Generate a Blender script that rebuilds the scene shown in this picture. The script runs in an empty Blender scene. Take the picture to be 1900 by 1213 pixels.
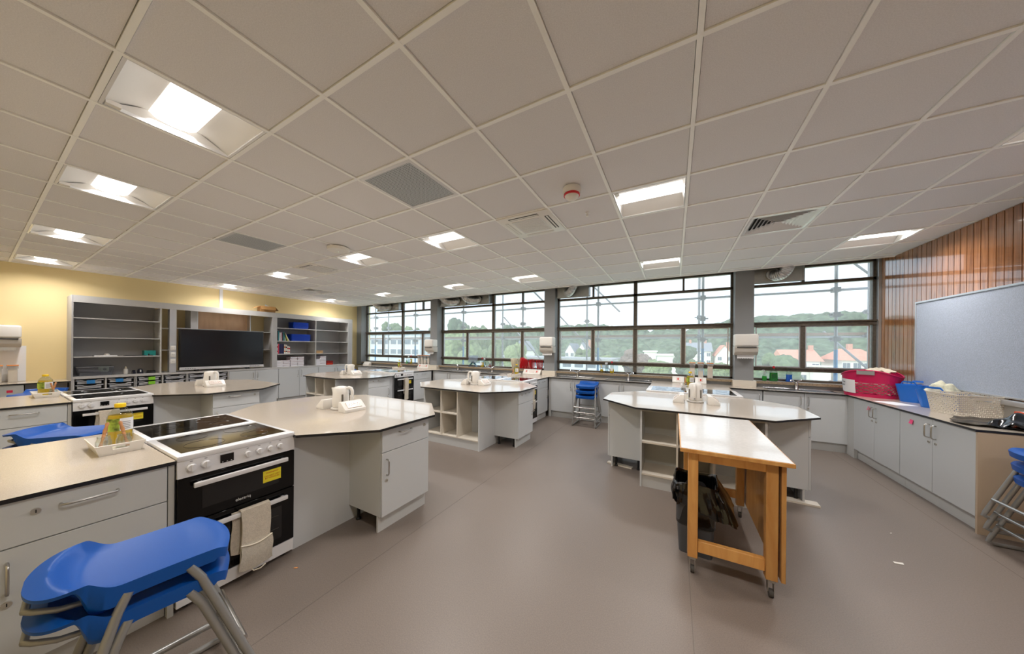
import bpy, bmesh, math, random
from mathutils import Vector, Matrix
R = random.Random(7)
D = bpy.data
COL = bpy.context.scene.collection
SC = bpy.context.scene
PI = math.pi

# ---------------------------------------------------------------- camera, world, sun, exposure
EYE = 1.55
CEIL = 2.9275
cam = D.objects.new('camera', D.cameras.new('camera'))
COL.objects.link(cam)
cam.data.sensor_width = 36.0
cam.data.lens = 551.73 / 1900 * 36.0
cam.data.shift_y = (643.54 - 606.5) / 1900
cam.data.clip_start = 0.05
cam.data.clip_end = 900
yaw, roll = 0.4996, 0.0084
_r = Vector((math.cos(yaw), math.sin(yaw), 0)); _f = Vector((-math.sin(yaw), math.cos(yaw), 0)); _u = Vector((0, 0, 1))
_r2 = _r * math.cos(roll) + _u * math.sin(roll); _u2 = _u * math.cos(roll) - _r * math.sin(roll)
M = Matrix((_r2, _u2, -_f)).transposed().to_4x4()
M.translation = Vector((0, 0, EYE))
cam.matrix_world = M
SC.camera = cam
SC.view_settings.view_transform = 'Standard'
SC.view_settings.look = 'None'
SC.view_settings.gamma = 1.0
SC.view_settings.use_curve_mapping = False
SC.view_settings.exposure = 0.3
LAMP_WATTS = 16.5
LAMP_COLOR = (1.0, 0.958, 0.925, 1)

def world():
    w = D.worlds.new('sky'); SC.world = w; w.use_nodes = True
    nt = w.node_tree; nt.nodes.clear()
    out = nt.nodes.new('ShaderNodeOutputWorld'); bg = nt.nodes.new('ShaderNodeBackground')
    tc = nt.nodes.new('ShaderNodeTexCoord'); mp = nt.nodes.new('ShaderNodeMapping')
    mp.inputs['Scale'].default_value = (1.0, 1.0, 3.2)
    nz = nt.nodes.new('ShaderNodeTexNoise'); nz.inputs['Scale'].default_value = 2.6; nz.inputs['Detail'].default_value = 6
    cr = nt.nodes.new('ShaderNodeValToRGB')
    cr.color_ramp.elements[0].position = 0.36; cr.color_ramp.elements[0].color = (0.70, 0.84, 1.0, 1)
    cr.color_ramp.elements[1].position = 0.58; cr.color_ramp.elements[1].color = (0.94, 0.97, 1.0, 1)
    L = nt.links.new
    L(tc.outputs['Generated'], mp.inputs['Vector']); L(mp.outputs['Vector'], nz.inputs['Vector'])
    L(nz.outputs['Fac'], cr.inputs['Fac']); L(cr.outputs['Color'], bg.inputs['Color'])
    bg.inputs['Strength'].default_value = 1.8
    L(bg.outputs['Background'], out.inputs['Surface'])
world()
sl = D.lights.new('sun', 'SUN'); sl.energy = 2.0; sl.angle = 0.12; sl.color = (1, 0.95, 0.86)
so = D.objects.new('sun', sl); COL.objects.link(so)
so.rotation_euler = Vector((0.45, 0.75, -0.75)).to_track_quat('-Z', 'Y').to_euler()
so['kind'] = 'helper'

# ---------------------------------------------------------------- materials
def lin(c):
    return tuple((v / 255 / 12.92) if v / 255 <= 0.04045 else ((v / 255 + 0.055) / 1.055) ** 2.4 for v in c) + (1,)
MATS = {}
def mat(name, rgb, rough=0.5, metal=0.0, noise=None, bump=None, spec=None, trans=0, wave=None, coat=0):
    """noise=(scale, amount) tints the colour; bump=(scale, strength)."""
    if name in MATS: return MATS[name]
    m = D.materials.new(name); m.use_nodes = True; nt = m.node_tree
    b = nt.nodes['Principled BSDF']; L = nt.links.new
    c = lin(rgb)
    b.inputs['Base Color'].default_value = c
    b.inputs['Roughness'].default_value = rough; b.inputs['Metallic'].default_value = metal
    if coat: b.inputs['Coat Weight'].default_value = coat
    if spec is not None: b.inputs['Specular IOR Level'].default_value = spec
    if noise or bump or wave:
        tc = nt.nodes.new('ShaderNodeTexCoord')
    if noise:
        n = nt.nodes.new('ShaderNodeTexNoise'); n.inputs['Scale'].default_value = noise[0]; n.inputs['Detail'].default_value = 5
        L(tc.outputs['Object'], n.inputs['Vector'])
        r = nt.nodes.new('ShaderNodeValToRGB')
        a = noise[1]
        r.color_ramp.elements[0].position = 0.35; r.color_ramp.elements[1].position = 0.65
        r.color_ramp.elements[0].color = tuple(max(0, v * (1 - a)) for v in c[:3]) + (1,)
        r.color_ramp.elements[1].color = tuple(min(1, v * (1 + a)) for v in c[:3]) + (1,)
        L(n.outputs['Fac'], r.inputs['Fac']); L(r.outputs['Color'], b.inputs['Base Color'])
    if wave:   # wood grain: (axis scale vector, amount, second colour)
        mp = nt.nodes.new('ShaderNodeMapping'); mp.inputs['Scale'].default_value = wave[0]
        oi = nt.nodes.new('ShaderNodeObjectInfo')
        ad = nt.nodes.new('ShaderNodeVectorMath'); ad.operation = 'ADD'
        n = nt.nodes.new('ShaderNodeTexNoise'); n.inputs['Scale'].default_value = 1.0; n.inputs['Detail'].default_value = 7; n.inputs['Distortion'].default_value = 1.2
        r = nt.nodes.new('ShaderNodeValToRGB'); r.color_ramp.elements[0].position = 0.3; r.color_ramp.elements[1].position = 0.72
        r.color_ramp.elements[0].color = lin(wave[1]); r.color_ramp.elements[1].color = c
        sc = nt.nodes.new('ShaderNodeMath'); sc.operation = 'MULTIPLY'; sc.inputs[1].default_value = 37.0
        L(oi.outputs['Random'], sc.inputs[0])
        L(tc.outputs['Object'], ad.inputs[0]); L(sc.outputs[0], ad.inputs[1]); L(ad.outputs[0], mp.inputs['Vector'])
        L(mp.outputs['Vector'], n.inputs['Vector']); L(n.outputs['Fac'], r.inputs['Fac'])
        hs = nt.nodes.new('ShaderNodeHueSaturation')
        vr = nt.nodes.new('ShaderNodeMapRange'); vr.inputs[3].default_value = 0.78; vr.inputs[4].default_value = 1.2
        L(oi.outputs['Random'], vr.inputs[0]); L(vr.outputs[0], hs.inputs['Value'])
        L(r.outputs['Color'], hs.inputs['Color']); L(hs.outputs['Color'], b.inputs['Base Color'])
    if bump:
        n2 = nt.nodes.new('ShaderNodeTexNoise'); n2.inputs['Scale'].default_value = bump[0]; n2.inputs['Detail'].default_value = 4
        bp = nt.nodes.new('ShaderNodeBump'); bp.inputs['Strength'].default_value = bump[1]; bp.inputs['Distance'].default_value = 0.01
        L(tc.outputs['Object'], n2.inputs['Vector']); L(n2.outputs['Fac'], bp.inputs['Height']); L(bp.outputs['Normal'], b.inputs['Normal'])
    MATS[name] = m
    return m

def clear(name, rgb, gloss=0.08, veil=0.0, rough=0.02):
    """thin clear plastic or glass: tinted see-through, a little gloss, an optional milky veil"""
    if name in MATS: return MATS[name]
    m = D.materials.new(name); m.use_nodes = True; nt = m.node_tree; nt.nodes.clear(); L = nt.links.new
    o = nt.nodes.new('ShaderNodeOutputMaterial'); t = nt.nodes.new('ShaderNodeBsdfTransparent'); t.inputs['Color'].default_value = lin(rgb)
    g = nt.nodes.new('ShaderNodeBsdfGlossy'); g.inputs['Roughness'].default_value = rough
    x = nt.nodes.new('ShaderNodeMixShader'); fr = nt.nodes.new('ShaderNodeMath'); fr.operation = 'POWER'; fr.inputs[1].default_value = 5.0; lw = nt.nodes.new('ShaderNodeLayerWeight'); lw.inputs['Blend'].default_value = 0.5
    ml = nt.nodes.new('ShaderNodeMath'); ml.operation = 'ADD'; ml.inputs[1].default_value = gloss * 0.5; ml.use_clamp = True
    L(lw.outputs['Facing'], fr.inputs[0]); L(fr.outputs[0], ml.inputs[0]); L(ml.outputs[0], x.inputs['Fac'])
    last = t.outputs[0]
    if veil:
        v = nt.nodes.new('ShaderNodeBsdfTranslucent'); v.inputs['Color'].default_value = (0.93, 0.96, 1, 1) if min(rgb) > 195 else lin(rgb)
        d = nt.nodes.new('ShaderNodeBsdfDiffuse'); d.inputs['Color'].default_value = lin(rgb)
        vm = nt.nodes.new('ShaderNodeMixShader'); vm.inputs['Fac'].default_value = 0.35
        L(v.outputs[0], vm.inputs[1]); L(d.outputs[0], vm.inputs[2])
        x2 = nt.nodes.new('ShaderNodeMixShader'); x2.inputs['Fac'].default_value = veil
        L(t.outputs[0], x2.inputs[1]); L(vm.outputs[0], x2.inputs[2]); last = x2.outputs[0]
    L(last, x.inputs[1]); L(g.outputs[0], x.inputs[2]); L(x.outputs[0], o.inputs['Surface'])
    MATS[name] = m
    return m

def emit(name, col, s):
    m = D.materials.new(name); m.use_nodes = True; nt = m.node_tree; nt.nodes.clear()
    o = nt.nodes.new('ShaderNodeOutputMaterial'); e = nt.nodes.new('ShaderNodeEmission')
    e.inputs['Color'].default_value = col; e.inputs['Strength'].default_value = s
    nt.links.new(e.outputs[0], o.inputs['Surface']); return m

worktop_m = mat('worktop_laminate', (192, 181, 167), 0.24, noise=(420, 0.13), bump=(300, 0.02), coat=0.4)
edge_m = mat('worktop_black_edge', (28, 28, 30), 0.45)
cab_m = mat('cabinet_grey_melamine', (204, 207, 209), 0.42, bump=(260, 0.02))
carc_m = mat('carcass_grey_melamine', (186, 186, 182), 0.5)
lip_m = mat('board_edge_lipping', (222, 214, 200), 0.5)
plinth_m = mat('plinth_grey', (196, 197, 196), 0.5)
shelf_m = mat('shelving_grey', (182, 181, 182), 0.5, noise=(3, 0.03))
shelfedge_m = mat('shelving_edge', (196, 195, 194), 0.45)
steel_m = mat('brushed_steel', (190, 188, 184), 0.28, 1.0)
sink_m = mat('stainless_sink', (205, 207, 210), 0.22, 1.0)
chrome_m = mat('chrome', (225, 225, 228), 0.1, 1.0)
black_m = mat('black_plastic', (20, 20, 21), 0.4)
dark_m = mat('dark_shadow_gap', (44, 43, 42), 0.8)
white_m = mat('white_enamel', (232, 232, 234), 0.25, coat=0.3)
whitep_m = mat('white_plastic', (236, 233, 228), 0.3)
hobglass_m = mat('hob_black_glass', (8, 8, 9), 0.06, spec=0.3)
ovenglass_m = mat('oven_black_glass', (6, 6, 7), 0.1, spec=0.3)
ovenwin_m = mat('oven_window_glass', (20, 20, 21), 0.08)
floor_m = mat('vinyl_floor', (125, 114, 106), 0.4, noise=(160, 0.10), bump=(220, 0.03), spec=0.6)
tile_m = mat('ceiling_tile', (228, 226, 228), 0.9, noise=(190, 0.05), bump=(240, 0.12))
grid_m = mat('ceiling_grid_white', (252, 252, 250), 0.45)
cream_m = mat('cream_wall_paint', (238, 217, 164), 0.8, bump=(90, 0.05))
grey_m = mat('grey_column_paint', (142, 144, 146), 0.6, bump=(60, 0.04))
soffit_m = mat('dark_soffit', (70, 70, 72), 0.8)
felt_m = mat('notice_felt', (176, 186, 203), 0.95, noise=(120, 0.10), bump=(200, 0.3))
plank_m = mat('varnished_plank', (178, 120, 74), 0.22, wave=((26, 26, 1.6), (126, 80, 46), 0), coat=1.0)
frame_m = mat('window_frame_brown', (88, 80, 70), 0.5, noise=(30, 0.22))
alu_m = mat('aluminium_trim', (206, 208, 212), 0.35, 0.7)
terrazzo_m = mat('terrazzo_sill', (150, 132, 108), 0.35, noise=(150, 0.5))
silltop_m = mat('sill_top_pale', (200, 200, 198), 0.25, noise=(150, 0.12))
glass_m = clear('window_glass', (246, 250, 252), 0.05, 0.15)  # milky veil in the panes stands in for the haze over the view outside
duct_m = mat('galvanised_duct', (206, 206, 206), 0.3, 0.75, noise=(14, 0.2))
blue_m = mat('blue_seat_plastic', (6, 80, 166), 0.42, spec=0.35, bump=(300, 0.04))
frame_grey_m = mat('grey_stool_tube', (150, 150, 148), 0.3, 0.35)
oak_m = mat('trolley_beech', (218, 166, 98), 0.38, wave=((14, 14, 2.2), (194, 134, 68), 0), coat=0.2)
bag_m = mat('black_bin_bag', (9, 9, 10), 0.2, bump=(24, 0.35), coat=0.3)
bin_m = mat('dark_grey_bin', (72, 74, 78), 0.42)
red_m = mat('red_plastic', (206, 24, 36), 0.4)
cloth_m = mat('oven_glove_cloth', (216, 206, 190), 0.95, noise=(60, 0.06), bump=(180, 0.5))
yellow_m = mat('yellow_label', (238, 222, 50), 0.5)
oil_m = clear('sunflower_oil', (252, 228, 84), 0.1, 0.5)
bottle_m = clear('clear_bottle_plastic', (236, 240, 238), 0.12)
orange_m = mat('orange_lid', (236, 150, 74), 0.45)
flour_m = mat('flour', (232, 220, 204), 0.9)
ply_m = mat('plywood', (234, 198, 162), 0.55, wave=((5, 9, 1.2), (214, 172, 136), 0))
card_m = mat('cardboard', (176, 132, 78), 0.8, noise=(12, 0.06))
paper_m = mat('white_paper', (236, 236, 238), 0.7)
pink_m = mat('pink_note', (255, 84, 140), 0.6)
tubblue_m = mat('blue_tub_plastic', (26, 112, 214), 0.4, noise=(9, 0.06))
text_dark_m = mat('dark_print', (30, 30, 34), 0.6)
text_white_m = mat('white_print', (232, 232, 232), 0.5)
text_red_m = mat('red_print', (196, 40, 24), 0.6)
screen_m = mat('dark_screen', (16, 17, 21), 0.16)

# ---------------------------------------------------------------- mesh builder
class MB:
    def __init__(s): s.v = []; s.f = []; s.m = []
    def add(s, vs, fs, m=0):
        o = len(s.v); s.v += [tuple(v) for v in vs]
        for f in fs: s.f.append(tuple(i + o for i in f)); s.m.append(m)
        return s
    def box(s, x0, x1, y0, y1, z0, z1, m=0):
        if x0 > x1: x0, x1 = x1, x0
        if y0 > y1: y0, y1 = y1, y0
        if z0 > z1: z0, z1 = z1, z0
        return s.add([(x0, y0, z0), (x1, y0, z0), (x1, y1, z0), (x0, y1, z0), (x0, y0, z1), (x1, y0, z1), (x1, y1, z1), (x0, y1, z1)],
              [(3, 2, 1, 0), (4, 5, 6, 7), (0, 1, 5, 4), (1, 2, 6, 5), (2, 3, 7, 6), (3, 0, 4, 7)], m)
    def prism(s, poly, z0, z1, m=0, mtop=None):
        n = len(poly)
        a = sum(poly[i][0] * poly[(i + 1) % n][1] - poly[(i + 1) % n][0] * poly[i][1] for i in range(n))
        if a < 0: poly = poly[::-1]
        s.add([(x, y, z0) for x, y in poly] + [(x, y, z1) for x, y in poly],
              [tuple(range(n))[::-1]] + [(i, (i + 1) % n, n + (i + 1) % n, n + i) for i in range(n)], m)
        o = len(s.v) - n
        s.f.append(tuple(range(o, o + n))); s.m.append(m if mtop is None else mtop)
        return s
    def xprism(s, poly, x0, x1, m=0):           # profile in (y, z), swept along x
        n = len(poly)
        a = sum(poly[i][0] * poly[(i + 1) % n][1] - poly[(i + 1) % n][0] * poly[i][1] for i in range(n))
        if a < 0: poly = poly[::-1]
        return s.add([(x0, y, z) for y, z in poly] + [(x1, y, z) for y, z in poly],
              [tuple(range(n))[::-1], tuple(range(n, 2 * n))] + [(i, (i + 1) % n, n + (i + 1) % n, n + i) for i in range(n)], m)
    def lathe(s, prof, n=20, c=(0, 0, 0), m=0, cap=True, sx=1, sy=1):
        o = []
        for r, z in prof:
            o += [(c[0] + sx * r * math.cos(2 * PI * k / n), c[1] + sy * r * math.sin(2 * PI * k / n), c[2] + z) for k in range(n)]
        fs = []
        for j in range(len(prof) - 1):
            for k in range(n):
                fs.append((j * n + k, j * n + (k + 1) % n, (j + 1) * n + (k + 1) % n, (j + 1) * n + k))
        if cap:
            if prof[0][0] > 1e-6: fs.append(tuple(range(n))[::-1])
            if prof[-1][0] > 1e-6: fs.append(tuple((len(prof) - 1) * n + k for k in range(n)))
        return s.add(o, fs, m)
    def tube(s, pts, r, n=8, m=0, closed=False, radii=None):
        P = [Vector(p) for p in pts]; N = len(P)
        t0 = (P[1] - P[0]).normalized()
        a = t0.cross(Vector((0, 0, 1)))
        if a.length < 1e-3: a = t0.cross(Vector((0, 1, 0)))
        a.normalize(); vs = []
        for i in range(N):
            if closed: t = (P[(i + 1) % N] - P[i - 1]).normalized()
            else: t = (P[min(i + 1, N - 1)] - P[max(i - 1, 0)]).normalized()
            a = (a - t * a.dot(t))
            if a.length < 1e-6: a = t.orthogonal()
            a.normalize(); b = t.cross(a); rr = radii[i] if radii else r
            vs += [tuple(P[i] + (a * math.cos(2 * PI * k / n) + b * math.sin(2 * PI * k / n)) * rr) for k in range(n)]
        fs = []
        for i in range(N if closed else N - 1):
            j = (i + 1) % N
            for k in range(n): fs.append((i * n + k, i * n + (k + 1) % n, j * n + (k + 1) % n, j * n + k))
        if not closed: fs += [tuple(range(n))[::-1], tuple((N - 1) * n + k for k in range(n))]
        return s.add(vs, fs, m)
    def cyl(s, p0, p1, r, n=12, m=0, r1=None): return s.tube([p0, p1], r, n, m, radii=[r, r if r1 is None else r1])
    def sheet(s, fn, nu, nv, m=0, th=None):     # fn(u, v) -> point; th: thickness vector or scalar along z
        g = [[Vector(fn(i / nu, j / nv)) for j in range(nv + 1)] for i in range(nu + 1)]
        if th is None:
            vs = [tuple(p) for row in g for p in row]; W = nv + 1
            return s.add(vs, [(i * W + j, (i + 1) * W + j, (i + 1) * W + j + 1, i * W + j + 1) for i in range(nu) for j in range(nv)], m)
        def nor(i, j):
            a = g[min(i + 1, nu)][j] - g[max(i - 1, 0)][j]; b = g[i][min(j + 1, nv)] - g[i][max(j - 1, 0)]
            c = a.cross(b); return c.normalized() if c.length > 1e-9 else Vector((0, 0, 1))
        W = nv + 1; K = W * (nu + 1)
        vs = [tuple(g[i][j] + nor(i, j) * th / 2) for i in range(nu + 1) for j in range(nv + 1)] + [tuple(g[i][j] - nor(i, j) * th / 2) for i in range(nu + 1) for j in range(nv + 1)]
        fs = []
        for i in range(nu):
            for j in range(nv):
                q = (i * W + j, (i + 1) * W + j, (i + 1) * W + j + 1, i * W + j + 1)
                fs.append(q); fs.append(tuple(K + k for k in q[::-1]))
        for i in range(nu):
            fs.append((i * W, K + i * W, K + (i + 1) * W, (i + 1) * W)); fs.append(((i + 1) * W + nv, K + (i + 1) * W + nv, K + i * W + nv, i * W + nv))
        for j in range(nv):
            fs.append((j + 1, K + j + 1, K + j, j)); fs.append((nu * W + j, K + nu * W + j, K + nu * W + j + 1, nu * W + j + 1))
        return s.add(vs, fs, m)
    def frame(s, x0, x1, z0, z1, y0, y1, t, m=0, tb=None, tt=None):   # rectangular frame in the xz plane
        tb = t if tb is None else tb; tt = t if tt is None else tt
        s.box(x0, x0 + t, y0, y1, z0, z1, m); s.box(x1 - t, x1, y0, y1, z0, z1, m)
        s.box(x0 + t, x1 - t, y0, y1, z0, z0 + tb, m); return s.box(x0 + t, x1 - t, y0, y1, z1 - tt, z1, m)
    def mesh(s, name, mats, smooth=None, bevel=0, seg=2):
        me = D.meshes.new(name); me.from_pydata(s.v, [], s.f)
        for k in (mats if isinstance(mats, (list, tuple)) else [mats]): me.materials.append(k)
        if any(s.m): me.polygons.foreach_set('material_index', s.m)
        if bevel:
            bm = bmesh.new(); bm.from_mesh(me); bmesh.ops.remove_doubles(bm, verts=bm.verts, dist=1e-6)
            ed = [e for e in bm.edges if len(e.link_faces) == 2 and e.calc_face_angle(0) > 0.5]
            bmesh.ops.bevel(bm, geom=ed, offset=bevel, segments=seg, affect='EDGES', profile=0.5, clamp_overlap=True)
            bm.to_mesh(me); bm.free()
            if smooth is None: smooth = 40
        if smooth:
            me.polygons.foreach_set('use_smooth', [True] * len(me.polygons))
            me.set_sharp_from_angle(angle=math.radians(smooth))
        me.update(); return me

def link(name, data, parent=None, loc=(0, 0, 0), rz=0.0, rot=None):
    o = D.objects.new(name, data); COL.objects.link(o)
    if parent: o.parent = parent
    o.location = loc; o.rotation_euler = rot if rot else (0, 0, rz)
    return o
def tag(o, label, cat, group=None, kind=None):
    o['label'] = label; o['category'] = cat
    if group: o['group'] = group
    if kind: o['kind'] = kind
    return o
def thing(name, label, cat, loc=(0, 0, 0), rz=0.0, group=None, rot=None):
    return tag(link(name, None, None, loc, rz, rot), label, cat, group)
def part(name, mb, m, parent, smooth=None, bevel=0, label=None, loc=(0, 0, 0), rz=0.0, seg=2):
    o = link(name, mb.mesh(name, m, smooth, bevel, seg), parent, loc, rz)
    if label: o['label'] = label
    return o
def solo(name, mb, m, label, cat, loc=(0, 0, 0), rz=0.0, group=None, smooth=None, bevel=0):
    return tag(link(name, mb.mesh(name, m, smooth, bevel), None, loc, rz), label, cat, group)
def struct(name, mb, m, parent=None, smooth=None, label=None):
    o = link(name, mb.mesh(name, m, smooth), parent)
    if parent is None: o['kind'] = 'structure'
    if label: o['label'] = label
    return o
def same(name, o, parent, loc, rz=0.0, label=None):      # another part that shares mesh data
    c = link(name, o.data, parent, loc, rz)
    if label: c['label'] = label
    return c
def dup(root, loc, rz, label, group=None):
    def cp(o, par):
        c = o.copy(); COL.objects.link(c)
        if par: c.parent = par
        for k in kids.get(o.name, []): cp(k, c)
        return c
    kids = {}
    def walk(o):
        kids[o.name] = list(o.children)
        for k in o.children: walk(k)
    walk(root)
    r = cp(root, None); r.location = loc; r.rotation_euler = (root.rotation_euler[0], root.rotation_euler[1], rz)
    r['label'] = label
    if group: r['group'] = group
    return r
def text(name, body, size, m, parent, loc, rot, align='CENTER', xs=1.0, sp=1.0):
    c = D.curves.new(name, 'FONT'); c.body = body; c.size = size; c.align_x = align; c.align_y = 'CENTER'; c.extrude = 0.0002
    c.space_line = sp; c.materials.append(m)
    o = D.objects.new(name, c); COL.objects.link(o)
    bpy.context.view_layer.update()
    me = D.meshes.new_from_object(o, preserve_all_data_layers=False, depsgraph=bpy.context.evaluated_depsgraph_get()); me.name = name
    D.objects.remove(o); D.curves.remove(c)
    return link(name, me, parent, loc, rot=rot)
def arc(c, r, a0, a1, n, plane='xz'):
    o = []
    for k in range(n + 1):
        a = a0 + (a1 - a0) * k / n; p = (r * math.cos(a), r * math.sin(a))
        o.append((c[0] + p[0], c[1], c[2] + p[1]) if plane == 'xz' else ((c[0], c[1] + p[0], c[2] + p[1]) if plane == 'yz' else (c[0] + p[0], c[1] + p[1], c[2])))
    return o
def tub(w, d, h, flare, th, n=1, rcorner=0.0, lip=0.0):
    """open box mesh: outer base w x d, flaring by `flare` to the rim"""
    mb = MB()
    def ring(ww, dd, z):
        if rcorner:
            pts = []
            for cx, cy, a0 in ((1, 1, 0), (-1, 1, PI / 2), (-1, -1, PI), (1, -1, 1.5 * PI)):
                for k in range(5):
                    a = a0 + PI / 2 * k / 4; rc = rcorner
                    pts.append((cx * (ww / 2 - rc) + rc * math.cos(a), cy * (dd / 2 - rc) + rc * math.sin(a), z))
            return pts
        return [(ww / 2, dd / 2, z), (-ww / 2, dd / 2, z), (-ww / 2, -dd / 2, z), (ww / 2, -dd / 2, z)]
    rings = [ring(w, d, 0)] + ([ring(w + 2 * flare, d + 2 * flare, h - .009), ring(w + 2 * flare + 2 * lip, d + 2 * flare + 2 * lip, h - .008), ring(w + 2 * flare + 2 * lip, d + 2 * flare + 2 * lip, h)] if lip else []) + [ring(w + 2 * flare, d + 2 * flare, h), ring(w + 2 * flare - 2 * th, d + 2 * flare - 2 * th, h), ring(w - 2 * th, d - 2 * th, th)]
    k = len(rings[0]); vs = [p for r in rings for p in r]; fs = [tuple(range(k))[::-1], tuple(range((len(rings) - 1) * k, len(rings) * k))]
    for i in range(len(rings) - 1):
        for j in range(k): fs.append((i * k + j, i * k + (j + 1) % k, (i + 1) * k + (j + 1) % k, (i + 1) * k + j))
    return mb.add(vs, fs)
# ================================================================ the room
XL, XR, YB, YW = -9.95, 2.82, -0.78, 6.9      # inner faces: screen wall, plank wall, wall behind, window plane
CE = 6.5                                       # the ceiling stops short of the windows
struct('floor', MB().box(XL - .3, XR + .3, YB - .3, YW + .35, -.12, 0), floor_m)
seam_m = mat('floor_seam', (108, 99, 92), 0.5)
fl = D.objects['floor']
for x in (-7.9, -5.9, -3.9, -1.9, 0.1, 2.1):
    part('weld_seam', MB().box(x - .002, x + .002, YB, 6.3, 0, .0006), seam_m, fl)
struct('wall_left', MB().box(XL - .2, XL, YB - .3, YW + .3, 0, 3.4), cream_m)
struct('wall_back', MB().box(XL, XR, YB - .2, YB, 0, 3.4), cream_m)
wr = struct('wall_right', MB().box(XR + .03, XR + .25, YB - .3, YW + .3, 0, 3.4), mat('dark_backing', (52, 36, 26), 0.8))
struct('roof_slab', MB().box(XL - .2, XR + .25, YB - .3, YW + .3, 3.4, 3.6), soffit_m)
D.objects['roof_slab'].name = 'ceiling_slab'
# wall under and over the windows
ww = struct('wall_window', MB().box(XL, XR + .03, YW + .05, YW + .28, 0, .96).box(XL, XR + .03, YW + .05, YW + .28, 3.0, 3.4), grey_m)
# plank cladding of the right wall: boards with gaps
pw, gap = .076, .009
y = YW - .02; k = 0
pm = [MB().box(0, .03, -pw / 2, pw / 2, 0, 3.1).mesh('plank', plank_m)]
while y - pw > YB + .05:
    c = y - pw / 2
    if c > -0.6:
        o = link('plank', pm[0], wr, (XR, c, .02)); k += 1
    y -= pw + gap
# notice board
nb = thing('notice_board', 'large blue-grey felt notice board with thin white frame on the plank wall', 'notice board', (XR, 0, 0))
part('felt_panel', MB().box(-.022, -.002, 1.2, 5.985, 1.115, 2.165), felt_m, nb)
part('frame', MB().box(-.032, 0, 1.2, 6.0, 2.165, 2.185).box(-.032, 0, 5.985, 6.0, 1.1, 2.165).box(-.032, 0, 1.2, 6.0, 1.1, 1.115), alu_m, nb)
tk = solo('cable_trunking', MB().box(-.05, 0, 1.2, 5.9, 1.035, 1.085), alu_m, 'silver cable trunking running under the notice board', 'trunking', (XR, 0, 0), bevel=.006)
solo('wall_board', MB().box(-.02, 0, 1.2, 6.2, .885, 1.03), carc_m, 'low grey upstand board behind the baskets', 'upstand', (XR, 0, 0))
# painted jamb strip at the corner of window and plank wall
struct('trim_1', MB().box(XR - .03, XR, YW - .1, YW + .05, .99, 3.0), alu_m)
# cable cover on the screen wall
solo('conduit_cover', MB().box(0, .03, -.03, .03, 0, .48), white_m, 'white vertical cable cover on the cream wall above the shelving', 'conduit', (XL, 3.03, 2.44))

# ---------------------------------------------------------------- columns
def column(x0, x1, n):
    struct('column', MB().box(x0, x1, 6.65, YW + .05, .9, 3.4), grey_m)
    solo('column_upstand', MB().box(x0 - .03, x1 + .03, 6.6, 6.655, .885, .99).box(x0 - .03, x0, 6.655, 6.8, .885, .99).box(x1, x1 + .03, 6.655, 6.8, .885, .99), lip_m,
         'pale upstand board round the foot of the ' + n, 'upstand')
column(-6.425, -6.155, 'window column next to the chopping board sill')
column(-2.75, -2.485, 'window column with the red boards beside it')
column(.96, 1.232, 'window column close to the green soap')
struct('column', MB().box(XL, -9.7, 6.66, YW + .05, .9, 3.4), grey_m)

# ---------------------------------------------------------------- windows
BAYS = [(-9.7, -6.425, -7.87, (-8.83, -6.96), (-6.96,)), (-6.155, -2.75, -4.34, (-5.21, -3.45), (-3.45,)),
        (-2.485, .96, -.74, (-1.64, .155), (-1.64, .155)), (1.232, 2.79, None, (1.935,), (1.935,))]
ZB, Z1, Z2, Z3, Z4, Z5, ZT = .99, 1.165, 1.235, 1.95, 2.03, 2.665, 2.985
def window(n, x0, x1, xc, lows, tops):
    w = link('window_%d' % n, None); w['kind'] = 'structure'
    y0, y1 = YW - .035, YW + .04
    w_ = .035
    part('jamb', MB().box(x0, x0 + w_, y0, y1, ZB, ZT), frame_m, w); part('jamb', MB().box(x1 - w_, x1, y0, y1, ZB, ZT), frame_m, w)
    for a, b in ((Z1, Z2), (Z3, Z4)):
        part('transom', MB().box(x0, x1, y0 - .02, y1, a, b).box(x0, x1, y0 - .045, y0 - .02, b - .02, b), frame_m, w)
    part('transom', MB().box(x0, x1, y0, y1, Z5, 2.712), frame_m, w)
    part('head', MB().box(x0, x1, y0, y1, ZT - .03, 3.02), frame_m, w)
    part('bottom_rail', MB().box(x0, x1, y0, y1, ZB - .01, ZB + .035), frame_m, w)
    cuts = [x0 + w_] + ([xc] if xc else []) + [x1 - w_]
    if xc: part('mullion', MB().box(xc - .035, xc + .035, y0, y1, ZB, ZT), frame_m, w)
    def edges(extra): return sorted(set([x0 + w_] + ([xc] if xc else []) + list(extra) + [x1 - w_]))
    rows = [(ZB + .035, Z1, []), (Z2, Z3, lows), (Z4, Z5, []), (2.712, ZT - .03, tops)]
    for za, zb, ex in rows:
        e = edges(ex)
        for q in ex:
            t = .03 if (za, zb) == (Z2, Z3) else .018
            part('mullion', MB().box(q - t, q + t, y0, y1, za, zb), frame_m, w)
        for a, b in zip(e, e[1:]):
            part('pane', MB().box(a, b, YW + .002, YW + .008, za, zb), glass_m, w)
            if (za, zb) == (Z2, Z3):    # thin pale sash round the opening lights
                part('sash', MB().frame(a + .03, b - .03, za, zb, y0 + .01, YW, .016), alu_m, w)
    # sill
    part('sill', MB().box(x0 + .0, x1, 6.7, YW - .03, .958, .988), silltop_m, w)
    part('sill_edge', MB().box(x0 + .0, x1, 6.69, 6.703, .945, .99), terrazzo_m, w)
    part('panel', MB().box(x0, x1, 6.74, 6.76, .6, .958), grey_m, w)
for n, b in enumerate(BAYS): window(n + 1, *b)

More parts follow.
